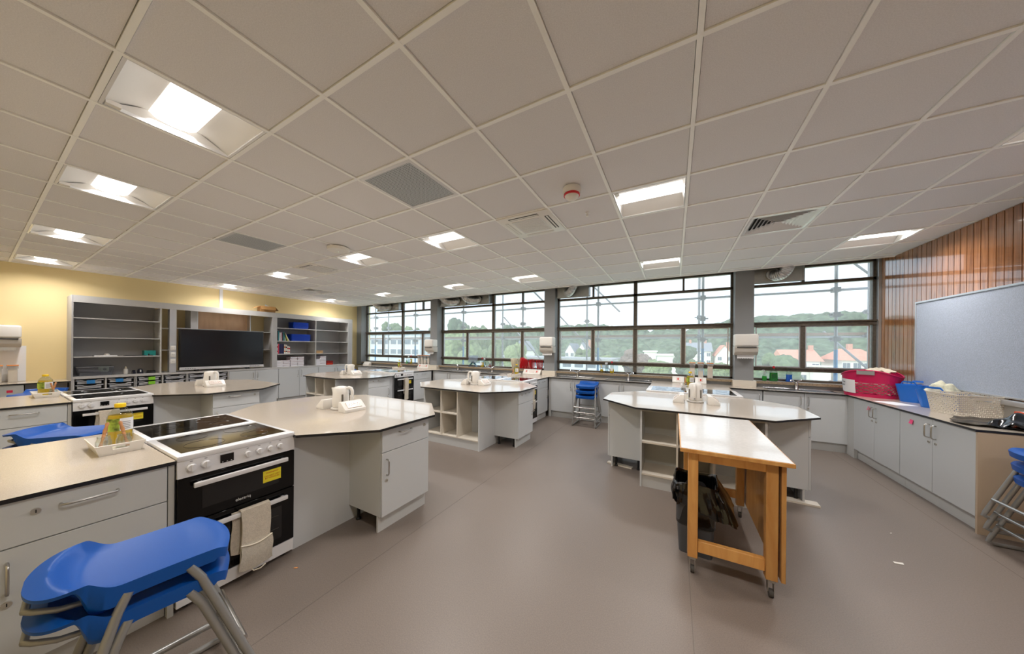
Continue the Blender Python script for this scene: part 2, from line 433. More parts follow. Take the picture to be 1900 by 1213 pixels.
# ducts and the boxes they feed, in the top of the windows
def duct(xa, xb, xtop, xend, lab, dlab):
    solo('duct_box', MB().box(xa, xb, 6.74, 6.9, 2.73, 3.0).box(xa - .01, xb + .012, 6.725, 6.74, 2.715, 2.74).box(xb - .012, xb + .012, 6.725, 6.9, 2.74, 3.0), mat('galv_sheet', (176, 176, 174), 0.38, 0.85, noise=(6, .08)),
         lab, 'duct box')
    A, B, C_, E_ = Vector((xtop, 6.58, 3.3)), Vector((xtop, 6.56, 2.88)), Vector((xend + (xtop - xend) * .4, 6.5, 2.74)), Vector((xend, 6.742, 2.845))
    pts = []; rad = []
    N = 44
    for k in range(N + 1):
        t = k / N; p = A * (1 - t) ** 3 + B * 3 * t * (1 - t) ** 2 + C_ * 3 * t * t * (1 - t) + E_ * t ** 3
        pts.append(p); rad.append(.088 + (.004 if k % 2 else -.002))
    d = thing('flexible_duct', dlab, 'duct', (0, 0, 0))
    part('hose', MB().tube(pts, .09, 16, radii=rad), duct_m, d, smooth=25)
    part('collar', MB().cyl((xend, 6.74, 2.845), (xend, 6.68, 2.845), .1, 18), steel_m, d, smooth=40)
duct(-8.95, -7.9, -8.95, -8.3, 'galvanised duct box at the top of the window beside the shelving wall', 'silver ribbed duct at the window beside the shelving wall')
duct(-6.12, -5.18, -6.0, -5.45, 'galvanised duct box over the clear cookbook stand, wider of two', 'silver ribbed duct above the clear cookbook stand')
duct(-5.14, -4.40, -5.2, -4.72, 'galvanised duct box against the centre mullion above the chopping boards', 'silver ribbed duct beside the centre mullion above the chopping boards')
duct(-2.46, -1.72, -1.96, -2.2, 'galvanised duct box at the top of the window above the stool stack', 'silver ribbed duct at the window above the blue stool stack')
duct(1.24, 1.90, 1.70, 1.50, 'galvanised duct box at the top of the window above the green soap', 'fat silver duct above the green washing-up liquid')

# ---------------------------------------------------------------- suspended ceiling: grid bars, tiles, fittings
ce = link('ceiling', MB().box(XL, XR, YB, CE, 3.02, 3.03).box(XL, XR, CE - .015, CE, CEIL - .012, 3.03).mesh('ceiling', grid_m)); ce['kind'] = 'structure'
OX, OY, T = -.5102, 1.5374, .6
LIGHTS = [(i, j) for i in (-15, -11, -7, -4, 0, 4) for j in (-2, 2, 6)]
ACS = [(-2, 2), (-9, 2)]; PERF = [(-3, 0), (-8, 0)]; DIFF = [(2, 4), (-13, 4)]
USED = set(LIGHTS + ACS + PERF + DIFF)
tile_full = MB().box(.0145, T - .0145, .0145, T - .0145, 0, .015).mesh('ceiling_tile', tile_m)
for i in range(-16, 6):
    for j in range(-4, 9):
        if (i, j) in USED: continue
        x0, y0 = OX + i * T, OY + j * T
        xa, xb = max(x0, XL), min(x0 + T, XR + .03); ya, yb = max(y0, YB), min(y0 + T, CE - .015)
        if xb - xa < .04 or yb - ya < .04: continue
        if xb - xa > T - .01 and yb - ya > T - .01: o = link('ceiling_tile', tile_full, ce, (x0, y0, CEIL + .004))
        else: part('ceiling_tile', MB().box(xa - x0 + .013, xb - x0 - .002, ya - y0 + .013, yb - y0 - .002, 0, .015), tile_m, ce, loc=(x0, y0, CEIL + .004))
for i in range(-15, 6):
    x = OX + i * T; part('grid_bar', MB().box(-.012, .012, YB, CE, 0, .025), grid_m, ce, loc=(x, 0, CEIL - .005))
for j in range(-3, 9):
    y = OY + j * T; part('grid_bar', MB().box(XL, XR, -.012, .012, .001, .024), grid_m, ce, loc=(0, y, CEIL - .005))
part('edge_angle', MB().box(XL, XL + .022, YB, CE, 0, .02).box(XR - .0, XR + .03, YB, CE, 0, .02).box(XL, XR, CE - .03, CE, -.002, .02), grid_m, ce, loc=(0, 0, CEIL - .002))

lamp_m = emit('lamp_diffuser', (1, .95, .88, 1), 2.6)
lampw_m = mat('lamp_reflector', (236, 234, 230), 0.5)
def fitting(kind, label, cat, i, j, group=None, name=None):
    return thing(name or kind, label, cat, (OX + (i + .5) * T, OY + (j + .5) * T, CEIL), 0, group)
H_ = T / 2 - .014
def make_light():
    t = thing('ceiling_light', '', 'light', (0, 0, 0), 0, 'square recessed ceiling lights')
    part('frame', MB().frame(-H_, H_, -H_, H_, 0, .012, .012) if 0 else MB().box(-H_, H_, -H_, -H_ + .014, -.003, .02).box(-H_, H_, H_ - .014, H_, -.003, .02).box(-H_, -H_ + .008, -H_, H_, -.003, .02).box(H_ - .008, H_, -H_, H_, -.003, .02), white_m, t)
    s = .105
    for sg in (-1, 1):   # two sloping reflector wings
        part('reflector', MB().sheet(lambda u, v: (-H_ + 2 * H_ * u, sg * (H_ - .012 + (s - H_ + .012) * v), .008 + .062 * math.sin(v * PI / 2)), 1, 8, th=.004), lampw_m, t, smooth=60)
    for sg in (-1, 1):
        part('end_plate', MB().add([(sg * (H_ - .004), -H_, .006), (sg * (H_ - .004), H_, .006), (sg * (H_ - .03), s, .075), (sg * (H_ - .03), -s, .075)], [(0, 1, 2, 3)]), lampw_m, t)
    part('diffuser', MB().sheet(lambda u, v: (-H_ + .02 + 2 * (H_ - .02) * u, -s + 2 * s * v, .066 - .03 * math.sin(v * PI) ** .6), 1, 8), lamp_m, t, smooth=60)
    la = D.lights.new('lamp', 'AREA'); la.shape = 'RECTANGLE'; la.size = .54; la.size_y = .19; la.energy = LAMP_WATTS; la.color = LAMP_COLOR[:3]; la.spread = math.radians(150)
    link('lamp', la, t, (0, 0, .033))
    part('back_box', MB().box(-H_, H_, -H_, H_, .085, .09), white_m, t)
    part('sensor', MB().box(-H_ + .016, -H_ + .05, -H_ + .02, -H_ + .075, -.004, .02), whitep_m, t)
    return t
row = {-2: 'camera-side row', 2: 'middle row', 6: 'window-side row'}
col = {-15: 'first from the screen wall', -11: 'second from the screen wall', -7: 'third from the screen wall', -4: 'fourth from the screen wall', 0: 'fifth from the screen wall', 4: 'next to the plank wall'}
L0 = None
for (i, j) in LIGHTS:
    p = (OX + (i + .5) * T, OY + (j + .5) * T, CEIL)
    lab = 'square ceiling light, %s, %s' % (col[i], row[j])
    if L0 is None:
        L0 = make_light(); L0.location = p; L0['label'] = lab
    else: dup(L0, p, 0, lab)
def make_ac(i, j, lab):
    t = fitting('air_conditioner', lab, 'air conditioner', i, j, 'ceiling cassettes')
    part('panel', MB().box(-.298, .298, -.298, .298, -.014, .004), whitep_m, t, bevel=.004)
    g = part('intake_grille', MB().box(-.17, .17, -.17, .17, -.019, -.014), white_m, t)
    for k in range(12): part('slat', MB().box(-.155, .155, -.15 + k * .0265, -.142 + k * .0265, -.0215, -.019), mat('ac_slat_grey', (220, 220, 218), .5), g)
    for k, (dx, dy) in enumerate(((0, -.235), (0, .235), (-.235, 0), (.235, 0))):
        a, b = (.17, .022) if dx == 0 else (.022, .17)
        part('air_slot', MB().box(dx - a, dx + a, dy - b, dy + b, -.0155, -.0142), black_m if k in (0, 3) else mat('ac_flap', (214, 212, 208), .4), t)
        part('flap', MB().box(dx - a + .004, dx + a - .004, dy - b * .3, dy + b * .5, -.018, -.0155) if dx == 0 else MB().box(dx - a * .3, dx + a * .5, dy - b + .004, dy + b - .004, -.018, -.0155), whitep_m, t)
make_ac(-2, 2, 'white ceiling cassette unit between the smoke alarm and the window lights')
make_ac(-9, 2, 'white ceiling cassette unit towards the screen wall, behind the flat round sensor')
# perforated grilles
pm_ = D.materials.new('perforated_metal'); pm_.use_nodes = True
_nt = pm_.node_tree; _b = _nt.nodes['Principled BSDF']; _tc = _nt.nodes.new('ShaderNodeTexCoord'); _v = _nt.nodes.new('ShaderNodeTexVoronoi')
_v.inputs['Scale'].default_value = 62; _v.inputs['Randomness'].default_value = 0; _v.voronoi_dimensions = '2D'
_cr = _nt.nodes.new('ShaderNodeValToRGB'); _cr.color_ramp.elements[0].position = .24; _cr.color_ramp.elements[1].position = .3
_cr.color_ramp.elements[0].color = lin((66, 70, 74)); _cr.color_ramp.elements[1].color = lin((186, 192, 197))
_nt.links.new(_tc.outputs['Object'], _v.inputs['Vector']); _nt.links.new(_v.outputs['Distance'], _cr.inputs['Fac']); _nt.links.new(_cr.outputs['Color'], _b.inputs['Base Color'])
_b.inputs['Roughness'].default_value = .5
for (i, j), lab in zip(PERF, ('grey perforated ceiling grille over the aisle behind the front island', 'grey perforated ceiling grille close to the screen wall')):
    t = fitting('perforated_grille', lab, 'ceiling grille', i, j, 'perforated grilles')
    part('perforated_sheet', MB().box(-.262, .262, -.262, .262, -.002, .006), pm_, t)
    part('frame', MB().box(-.29, .29, -.29, -.26, -.005, .01).box(-.29, .29, .26, .29, -.005, .01).box(-.29, -.26, -.26, .26, -.005, .01).box(.26, .29, -.26, .26, -.005, .01), white_m, t)
for (i, j), lab in zip(DIFF, ('square louvred air diffuser above the wooden trolley aisle', 'square louvred air diffuser high above the bookshelves')):
    t = fitting('air_diffuser', lab, 'air diffuser', i, j, 'louvred diffusers')
    part('dark_plenum', MB().box(-.27, .27, -.27, .27, .05, .055), dark_m, t)
    part('frame', MB().box(-.292, .292, -.292, -.262, -.005, .01).box(-.292, .292, .262, .292, -.005, .01).box(-.292, -.262, -.262, .262, -.005, .01).box(.262, .292, -.262, .262, -.005, .01), white_m, t)
    for k in range(7):
        a = .262 - k * .036; b = a - .033; mb = MB()
        P = [(a, a), (-a, a), (-a, -a), (a, -a)]; Q = [(b, b), (-b, b), (-b, -b), (b, -b)]
        for q in range(4):
            p0, p1 = P[q], P[(q + 1) % 4]; q0, q1 = Q[q], Q[(q + 1) % 4]
            mb.add([(p0[0], p0[1], -.004), (p1[0], p1[1], -.004), (q1[0], q1[1], .03), (q0[0], q0[1], .03), (p0[0], p0[1], -.002), (p1[0], p1[1], -.002), (q1[0], q1[1], .032), (q0[0], q0[1], .032)],
                   [(0, 1, 2, 3), (7, 6, 5, 4), (0, 4, 5, 1), (2, 6, 7, 3)])
        part('louvre', mb, white_m, t)
# alarms
t = thing('smoke_alarm', 'round white smoke alarm with a red ring on the ceiling', 'smoke alarm', (-.788, 2.5, CEIL)); t.scale = (1.45, 1.45, 1.3)
part('base', MB().lathe([(.052, 0), (.055, -.01), (.054, -.035), (.05, -.04)], 24), whitep_m, t, smooth=40)
part('red_ring', MB().lathe([(.046, -.04), (.048, -.052), (.044, -.054)], 24), red_m, t, smooth=40)
part('dome', MB().lathe([(.044, -.05), (.038, -.062), (.022, -.078), (.01, -.084)], 24), whitep_m, t, smooth=60)
t = thing('ceiling_access_point', 'flat oval white sensor disc on the ceiling towards the screen wall', 'sensor', (-4.154, 2.495, CEIL))
part('disc', MB().lathe([(.13, 0), (.145, -.014), (.135, -.05), (.05, -.062)], 28), whitep_m, t, smooth=50)
part('status_light', MB().lathe([(.006, -.061), (.005, -.064)], 10), emit('indicator', (.6, 1, .7, 1), 2), t)
solo('sprinkler', MB().lathe([(.02, .005), (.02, -.006), (.008, -.01), (.006, -.03), (.016, -.032), (.016, -.036)], 14), whitep_m, 'tiny white sprinkler rose on a bare tile next to the smoke alarm', 'sprinkler', (-.79, 3.03, CEIL), smooth=40)
# ================================================================ cabinets, worktops, cookers
WT = .885
def bow_handle(L, vert=True, r=.0055, out=.032):
    a, b = -L / 2, L / 2; c = .018
    pts = [(a, 0), (a, -out + c)] + [(a + c - c * math.cos(t), -out + c - c * math.sin(t)) for t in (PI / 6, PI / 3, PI / 2)] \
        + [(b - c + c * math.sin(t), -out + c - c * math.cos(t)) for t in (0, PI / 6, PI / 3)] + [(b, -out + c), (b, 0)]
    return [(0, y, x) if vert else (x, y, 0) for x, y in pts]
HANDLE_V = MB().tube(bow_handle(.13), .0055, 8).mesh('handle', steel_m, 40)
HANDLE_H = MB().tube(bow_handle(.13, False), .0055, 8).mesh('handle', steel_m, 40)
HANDLE_W = MB().tube(bow_handle(.16, False), .0055, 8).mesh('handle', steel_m, 40)
LOCK = MB().cyl((0, 0, 0), (0, -.007, 0), .0135, 16).box(-.0015, .0015, -.008, -.007, -.007, .007, 1).mesh('lock', [mat('lock_nickel', (196, 192, 184), .4, .6), black_m], 40)
FOOT = MB().lathe([(.022, 0), (.022, .012), (.014, .02), (.014, .15)], 10).mesh('foot', black_m, 40)

def cabinet(name, label, loc, rz, w, d=.52, kind='drawer_door', hand=1, plinth=True, group=None, gap_l=False, ztop=.865, zbot=.135, feet=True, wide=False):
    """local frame: x across, front at y=0 facing -y, depth to +y, floor at z=0"""
    t = thing(name, label, 'cabinet', loc, rz, group)
    part('body', MB().box(-w / 2, w / 2, .02, d, zbot, ztop - .003), cab_m, t)
    def door(x0, x1, z0, z1, hs, h=True):
        g = .0025
        p = part('door', MB().box(x0 + g, x1 - g, 0, .018, z0 + g, z1 - g), cab_m, t, bevel=.0015, seg=1)
        if h:
            hx = x1 - .045 if hs > 0 else x0 + .045
            same('handle', _hv, p, (hx, 0, z1 - .125)); same('lock', _lk, p, (hx, 0, z1 - .235))
        return p
    def drawer(x0, x1, z0, z1, lock=None):
        lk = lock
        g = .0025
        p = part('drawer', MB().box(x0 + g, x1 - g, 0, .018, z0 + g, z1 - g), cab_m, t, bevel=.0015, seg=1)
        same('handle', _hw if wide else _hh, p, ((x0 + x1) / 2 + (0 if wide else .03 * -(lock or 0)), 0, (z0 + z1) / 2 + .04))
        if lock: same('lock', _lk, p, (x1 - .06 if lock > 0 else x0 + .11, 0, (z0 + z1) / 2 + .035))
        return p
    hw = w / 2
    if kind == 'drawer_door':
        drawer(-hw, hw, ztop - .2, ztop, -hand if not wide else -1)
        door(-hw, hw, zbot, ztop - .2, hand)
    elif kind == 'doors2':
        door(-hw, 0, zbot, ztop, 1); door(0, hw, zbot, ztop, -1)
    elif kind == 'door': door(-hw, hw, zbot, ztop, hand)
    elif kind == 'drawer2':
        drawer(-hw, hw, ztop - .2, ztop); door(-hw, hw, zbot, ztop - .2, hand)
    if plinth: part('plinth', MB().box(-hw, hw, .045, .062, 0, zbot - .004), plinth_m, t)
    if feet:
        for x in (-hw + .05, hw - .05): same('foot', _ft, t, (x, .1, 0)); same('foot', _ft, t, (x, d - .06, 0))
    return t
class _S:                                   # carriers of shared mesh data
    def __init__(s, d): s.data = d
_hv, _hh, _hw, _lk, _ft = _S(HANDLE_V), _S(HANDLE_H), _S(HANDLE_W), _S(LOCK), _S(FOOT)

OCT = [(-.605, 0), (.605, 0), (1.04, .41), (1.04, 1.03), (.64, 1.435), (-.64, 1.435), (-1.04, 1.03), (-1.04, .41)]
def top_mb(poly, z=WT): return MB().prism(poly, z - .02, z - .0006, 0).prism([(x, y) for x, y in poly], z - .0006, z, 1, 1)
top_mats = [edge_m, worktop_m]

def island(u0, vend, front, sh):
    """u0: centre x; vend: y of the free end; front: islands that grow towards the wall behind the camera"""
    rz = PI if front else 0
    def W(u, v): return (u0 - u, vend - v, 0) if front else (u0 + u, vend + v, 0)
    t = tag(link('island_worktop', top_mb(OCT).mesh('island_worktop', top_mats), None, W(0, 0), rz), 'grey octagonal worktop of the ' + sh, 'worktop', 'octagonal island worktops')
    # cubby core under it
    c = thing('island_carcass', 'open cubbyhole core under the octagonal worktop of the ' + sh, 'cubby unit', W(0, 0), rz, 'island cores')
    hw = .555; z1 = .8645
    for s in (-1, 1): part('side_panel', MB().box(s * hw - (.018 if s > 0 else 0), s * hw + (0 if s > 0 else .018), .03, 1.415, 0, z1), cab_m, c)
    part('top_rail', MB().box(-hw + .018, hw - .018, .03, .4, z1 - .018, z1), carc_m, c)
    part('bottom_board', MB().box(-hw + .018, hw - .018, .034, .4, .135, .153), lip_m, c)
    part('back_board', MB().box(-hw + .018, hw - .018, .4, .412, .06, z1 - .018), carc_m, c)
    part('end_board', MB().box(-hw + .018, hw - .018, 1.395, 1.413, .02, z1), carc_m, c)
    part('plinth', MB().box(-hw + .018, hw - .018, .045, .062, 0, .133), plinth_m, c)
    xs = (-hw + .018, -.19, .14, hw - .018) if not front else (-hw + .018, -.19, .14, hw - .018)
    for x in xs[1:3]: part('divider', MB().box(x - .009, x + .009, .032, .4, .153, z1 - .018), lip_m, c)
    for a, b in ((xs[0], xs[1] - .009), (xs[1] + .009, xs[2] - .009)): part('shelf', MB().box(a, b, .034, .4, .49, .508), lip_m, c)
    return t, c, W
SIDE = {1: 'on its window-lit side', -1: 'on its screen-wall side'}
def island_cabs(u0, vend, front, who, labels):
    for s in (-1, 1):
        yv = (vend - .70) if front else (vend + .72)
        # front of the cabinet at x = u0 + s*.985
        rz = PI / 2 if s > 0 else -PI / 2
        # the handle sits on the cooker side
        cook_pos = -1 if front else 1            # world y direction of the cooker
        local_x_world_y = 1 if s > 0 else -1
        hand = cook_pos * local_x_world_y
        cabinet('base_cabinet', labels[s], (u0 + s * .985, yv, 0), rz, .53, .43, 'drawer_door', hand, group='island cabinets')

ISL = {1: (-3.085, 2.6, True, 'front island beside the cooker with the yellow sticker'),
       2: (-6.585, 2.595, True, 'island in front of the big screen'),
       3: (-3.07, 3.59, False, 'middle island with the grey cubbyholes'),
       4: (-6.555, 3.54, False, 'far island by the white workbooks'),
       5: (.225, 3.595, False, 'island behind the wooden trolley')}
SHORT = {1: 'front island', 2: 'screen-facing island', 3: 'middle cubbyhole island', 4: 'workbook-side far island', 5: 'trolley-side island'}
for k, (u0, ve, fr, who) in ISL.items():
    island(u0, ve, fr, SHORT[k])
    island_cabs(u0, ve, fr, who, {1: 'grey cabinet with drawer and door, window-lit side of the ' + SHORT[k], -1: 'grey cabinet with drawer and door, screen-wall side of the ' + SHORT[k]})

# loose plinth board on the floor
solo('loose_plinth_board', MB().box(-.32, .32, -.05, .05, 0, .017), lip_m, 'loose pale plinth board lying on the floor by the wooden trolley', 'board', (.95, 4.06, 0), -.02)
solo('loose_plinth_board', MB().box(-.16, .16, -.03, .03, 0, .017), lip_m, 'short loose plinth strip sticking out under the island behind the trolley', 'board', (-.62, 4.13, 0), -.2)

# ---------------------------------------------------------------- cookers
def make_cooker():
    t = thing('cooker', '', 'cooker', (0, 0, 0), 0, 'white electric cookers')
    w = .298
    part('body', MB().box(-w, w, -.27, .295, .03, .87), white_m, t)
    part('hob_rim', MB().box(-.3, .3, -.3, .3, .872, .905), white_m, t, bevel=.007)
    g = part('hob_glass', MB().box(-.268, .268, -.235, .245, .9045, .9065), hobglass_m, t)
    ring_m = mat('hob_ring_print', (24, 19, 18), .15)
    for cx, cy, r in ((-.13, -.1, .095), (.13, -.1, .075), (-.13, .13, .075), (.13, .13, .095)):
        pts = [(cx + r * math.cos(a), cy + r * math.sin(a), .9067) for a in [2 * PI * q / 28 for q in range(28)]]
        part('cooking_zone', MB().tube(pts, .0012, 4, closed=True), ring_m, g)
    cp = part('control_panel', MB().xprism([(-.27, .775), (-.298, .775), (-.292, .872), (-.27, .872)], -w, w), white_m, t)
    d = part('display', MB().box(-.114, -.05, -.3, -.292, .808, .858), mat('cooker_display', (12, 12, 13), .15), t)
    for x in (-.104, -.082, -.062): part('digit_light', MB().box(x - .003, x + .003, -.301, -.3, .812, .815), text_white_m, d)
    for k, x in enumerate((-.241, -.179, .023, .085, .147, .207)):
        r = .021 if k < 2 else .018
        kn = part('knob', MB().cyl((x, -.294, .828), (x, -.30, .828), r + .003, 18).cyl((x, -.30, .828), (x, -.318, .828), r, 18, r1=r * .9).box(x - .004, x + .004, -.324, -.316, .828 - r * .85, .828 + r * .85), white_m, t, smooth=40)
        part('knob_mark', MB().box(x - .006, x + .006, -.2965, -.2955, .861, .8635), text_dark_m, t)
    # upper oven
    od = part('upper_oven_door', MB().box(-w, w, -.298, -.27, .507, .77), ovenglass_m, t, bevel=.002, seg=1)
    part('oven_window', MB().box(-.195, .2, -.2995, -.298, .565, .70), ovenwin_m, od)
    def bar(z, par):
        part('handle', MB().box(-.238, .243, -.337, -.318, z - .014, z + .014).box(-.215, -.195, -.32, -.298, z - .01, z + .01).box(.21, .23, -.32, -.298, z - .01, z + .01), white_m, par, bevel=.004)
    bar(.725, od)
    ld = part('lower_oven_door', MB().box(-w, w, -.298, -.27, .118, .502), ovenglass_m, t, bevel=.002, seg=1)
    part('oven_window', MB().box(-.215, .22, -.2995, -.298, .165, .395), ovenwin_m, ld)
    for z in (.24, .33): part('rack_glint', MB().box(-.2, .2, -.3, -.2995, z, z + .0025), mat('oven_rack', (96, 92, 84), .3, .6), ld)
    bar(.452, ld)
    part('plinth_drawer', MB().box(-w, w, -.294, -.27, .03, .113), white_m, t, bevel=.002, seg=1)
    for x in (-.25, .25):
        part('foot', MB().lathe([(.018, 0), (.018, .03)], 10), black_m, t, loc=(x, -.24, 0)); part('foot', MB().lathe([(.018, 0), (.018, .03)], 10), black_m, t, loc=(x, .24, 0))
    s = part('sticker', MB().box(.106, .212, -.3005, -.2985, .595, .675), yellow_m, od, label='yellow warning sticker')
    text('sticker_text', 'WARNING!', .0145, text_red_m, od, (.159, -.3008, .658), (PI / 2, 0, 0))
    text('sticker_text', 'DO NOT LIFT\nBY HANDLES', .0145, text_red_m, od, (.159, -.3008, .629), (PI / 2, 0, 0))
    text('maker_lettering', 'electriq', .026, text_white_m, od, (.0, -.29885, .543), (PI / 2, 0, 0))
    return t
CK = None
def cooker(x, y, rz, lab):
    global CK
    if CK is None: CK = make_cooker(); CK.location = (x, y, 0); CK.rotation_euler = (0, 0, rz); CK['label'] = lab; return CK
    return dup(CK, (x, y, 0), rz, lab)
for k, (u0, ve, fr, who) in ISL.items():
    yc = .875 if fr else ve + 1.74
    for s in (1, -1):
        cooker(u0 + s * .303, yc, PI / 2 * s, 'white cooker with black hob, %s one of two at the %s' % ('window-lit' if s > 0 else 'screen-wall', SHORT[k]))

# worktops beyond the cookers and their drawers
def worktop(poly, lab, grp='grey laminate worktops'):
    return tag(link('worktop', top_mb(poly).mesh('worktop', top_mats)), lab, 'worktop', grp)
for k in (1, 2):
    u0 = ISL[k][0]
    worktop([(u0 - .6, -.76), (u0 + .6, -.76), (u0 + .6, .572), (u0 - .6, .572)], 'grey worktop holding the white oil tray next to the hobs of the ' + SHORT[k])
    for s in (1, -1):
        w = .505
        cabinet('drawer_cabinet', 'grey wide-drawer cabinet, %s side, beneath the oil tray of the %s' % ('window-lit' if s > 0 else 'screen-wall', SHORT[k]), (u0 + s * .585, .545 - w / 2, 0), PI / 2 * s, w, .5, 'drawer_door', -s if k else 1, wide=True, group='drawer cabinets')
        cabinet('drawer_cabinet', 'grey wide-drawer cabinet, %s side, against the wall behind the %s' % ('window-lit' if s > 0 else 'screen-wall', SHORT[k]), (u0 + s * .585, .545 - w * 1.5, 0), PI / 2 * s, w, .5, 'drawer_door', s, wide=True, group='drawer cabinets')
        solo('filler_strip', MB().box(-.016, .016, -.012, .012, 0, .864), carc_m, 'narrow filler panel beside the cooker, %s side of the %s' % ('window-lit' if s > 0 else 'screen-wall', SHORT[k]), 'panel', (u0 + s * .57, .558, 0))
for k in (3, 4, 5):
    u0, ve = ISL[k][0], ISL[k][1]
    y0 = ve + 2.045
    worktop([(u0 - .6, y0), (u0 + .6, y0), (u0 + .6, 6.249), (u0 - .6, 6.249)], 'grey worktop with oil tray joining the window counter to the %s' % SHORT[k])
    for s in (1, -1):
        cabinet('drawer_cabinet', 'narrow grey drawer cabinet between cooker and window counter, %s side, %s' % ('window-lit' if s > 0 else 'screen-wall', SHORT[k]), (u0 + s * .585, (y0 + 6.25) / 2, 0), PI / 2 * s, 6.25 - y0 - .02, .5, 'drawer_door', s, group='drawer cabinets')

# ---------------------------------------------------------------- window counter
sinks = [1.72, -.78, -1.95, -4.28, -5.32]
worktop([(-9.38, 6.25), (2.25, 6.25), (2.25, 4.1), (2.82, 4.1), (2.82, 6.74), (-9.38, 6.74)], 'long grey window worktop turning the corner under the notice board')
def bays(x0, x1, n, lab):
    w = (x1 - x0) / n
    for q in range(n // 2):
        cabinet('base_cabinet', lab[q], (x0 + w * (2 * q + 1), 6.275, 0), 0, 2 * w - .004, .44, 'doors2', group='window counter cabinets')
bays(-2.42, -.42, 4, ['two-door grey cabinet behind the blue stools near the red boards', 'two-door grey cabinet under the sink by the island behind the trolley'])
bays(-5.90, -3.72, 4, ['two-door grey cabinet under the sink beside the far island', 'two-door grey cabinet with a pink note under the chopping board sill'])
bays(-9.3, -7.25, 4, ['two-door grey cabinet in the window corner of the screen wall', 'two-door grey cabinet under the window behind the far island'])
cabinet('base_cabinet', 'single-door grey cabinet between trolley island and soap bottles', (1.07, 6.275, 0), 0, .42, .44, 'door', 1, group='window counter cabinets')
cabinet('base_cabinet', 'two-door grey cabinet under the soap bottles', (1.79, 6.275, 0), 0, 1.0, .44, 'doors2', group='window counter cabinets')
solo('corner_post', MB().box(2.27, 2.335, 6.093, 6.30, .0, .864), plinth_m, 'grey filler post in the corner by the red basket', 'panel')
for q, (ya, yb, lab) in enumerate(((6.09, 5.1, 'two-door grey cabinet under the red laundry basket'), (5.1, 4.125, 'two-door grey cabinet with a pink note under the black bin bags'))):
    cabinet('base_cabinet', lab, (2.265, (ya + yb) / 2, 0), -PI / 2, ya - yb - .004, .5, 'doors2', group='plank wall cabinets')
for _x, _n in ((-2.445, 'by the blue stools'), (-3.695, 'under the chopping board fan'), (-5.925, 'by the far hobs'), (-7.2, 'behind the far island'), (-.4, 'by the sink of the trolley island'), (.84, 'by the single-door cabinet')):
    solo('filler_strip', MB().box(_x - .03, _x + .03, 6.282, 6.30, 0, .864), plinth_m, 'narrow grey filler strip in the window counter ' + _n, 'panel')
solo('end_panel', MB().box(2.262, 2.8, 4.103, 4.122, 0, .864), mat('warm_end_panel', (190, 170, 146), .5), 'plain end panel of the counter next to the stacked stools at the plank wall', 'panel')
for x0, x1 in ((-9.38, 2.3),): pass
def sink(x, lab, side):
    t = thing('sink', lab, 'sink', (x, 6.475, WT), 0, 'stainless inset sinks')
    bw, bd = .34, .3
    bx = -side * .2
    # deck with a bowl hole: four plates
    part('deck', MB().box(-.43, bx - bw / 2, -.2, .2, .0, .004).box(bx + bw / 2, .43, -.2, .2, .0, .004).box(bx - bw / 2, bx + bw / 2, -.2, -bd / 2, .0, .004).box(bx - bw / 2, bx + bw / 2, bd / 2, .2, 0, .004), sink_m, t)
    part('rim', MB().tube([(-.43, -.2, .003), (.43, -.2, .003), (.43, .2, .003), (-.43, .2, .003)], .005, 6, closed=True), sink_m, t)
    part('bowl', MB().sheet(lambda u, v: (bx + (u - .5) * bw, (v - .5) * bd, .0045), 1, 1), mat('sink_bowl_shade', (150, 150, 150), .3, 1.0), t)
    for q in range(7): part('drainer_rib', MB().box(side * .06, side * .38, -.13 + q * .042, -.122 + q * .042, .004, .0065), sink_m, t)
    tp = thing('mixer_tap', lab.replace('sink', 'mixer tap of the sink', 1).replace('stainless', 'chrome'), 'tap', (x + (.02 if side > 0 else -.02), 6.655, WT + .004), 0, 'sink taps')
    part('tap_body', MB().lathe([(.026, 0), (.024, .012), (.022, .016), (.022, .10), (.02, .115)], 16), chrome_m, tp, smooth=40)
    part('spout', MB().tube([(0, 0, .07), (-side * .03, -.04, .105), (-side * .09, -.12, .15), (-side * .11, -.15, .155), (-side * .115, -.158, .135)], .011, 10), chrome_m, tp, smooth=50)
    part('lever', MB().tube([(0, 0, .115), (side * .02, .01, .125), (side * .07, .02, .15)], .008, 8, radii=[.013, .01, .007]), chrome_m, tp, smooth=50)
sink(1.78, 'stainless sink in front of the green soap bottles', 1)
sink(-.82, 'stainless sink beside the hobs of the trolley island', -1)
sink(-1.95, 'stainless sink behind the blue stool stack', 1)
sink(-4.25, 'stainless sink under the red and cream chopping boards', 1)
sink(-5.35, 'stainless sink under the clear cookbook stand', -1)
# ================================================================ screen wall: low units, tall shelving, screen
FX = -9.40                                   # front plane of the shelving; local frames below: x along world y, front at local y=0
def LW(y, z=0, dx=0): return (FX - dx, y, z)
RZ = PI / 2                                   # local -y looks towards +x, local x runs along +y
YA, YE = .89, 6.13
un = thing('shelving_unit', 'long grey open shelving wall round the big screen, standing on the low cupboards', 'shelving', (FX, 0, 0), RZ)
DP = .5
def lx(y): return y                           # local x equals world y
part('side_panel', MB().box(.885, .905, 0, DP, .905, 2.415), shelf_m, un)
part('side_panel', MB().box(6.115, 6.135, 0, DP, .905, 2.415), shelf_m, un)
solo('low_end_panel', MB().box(.885, .902, 0, DP, 0, .904), shelf_m, 'grey end panel of the low tray units by the knee space', 'panel', (FX, 0, 0), RZ)
part('end_filler', MB().box(5.995, 6.115, .002, .02, .95, 2.29), shelf_m, un)
part('top_board', MB().box(.905, 6.115, .02, DP, 2.395, 2.415), shelf_m, un)
part('fascia', MB().box(.905, 6.115, .0, .018, 2.29, 2.415), shelfedge_m, un)
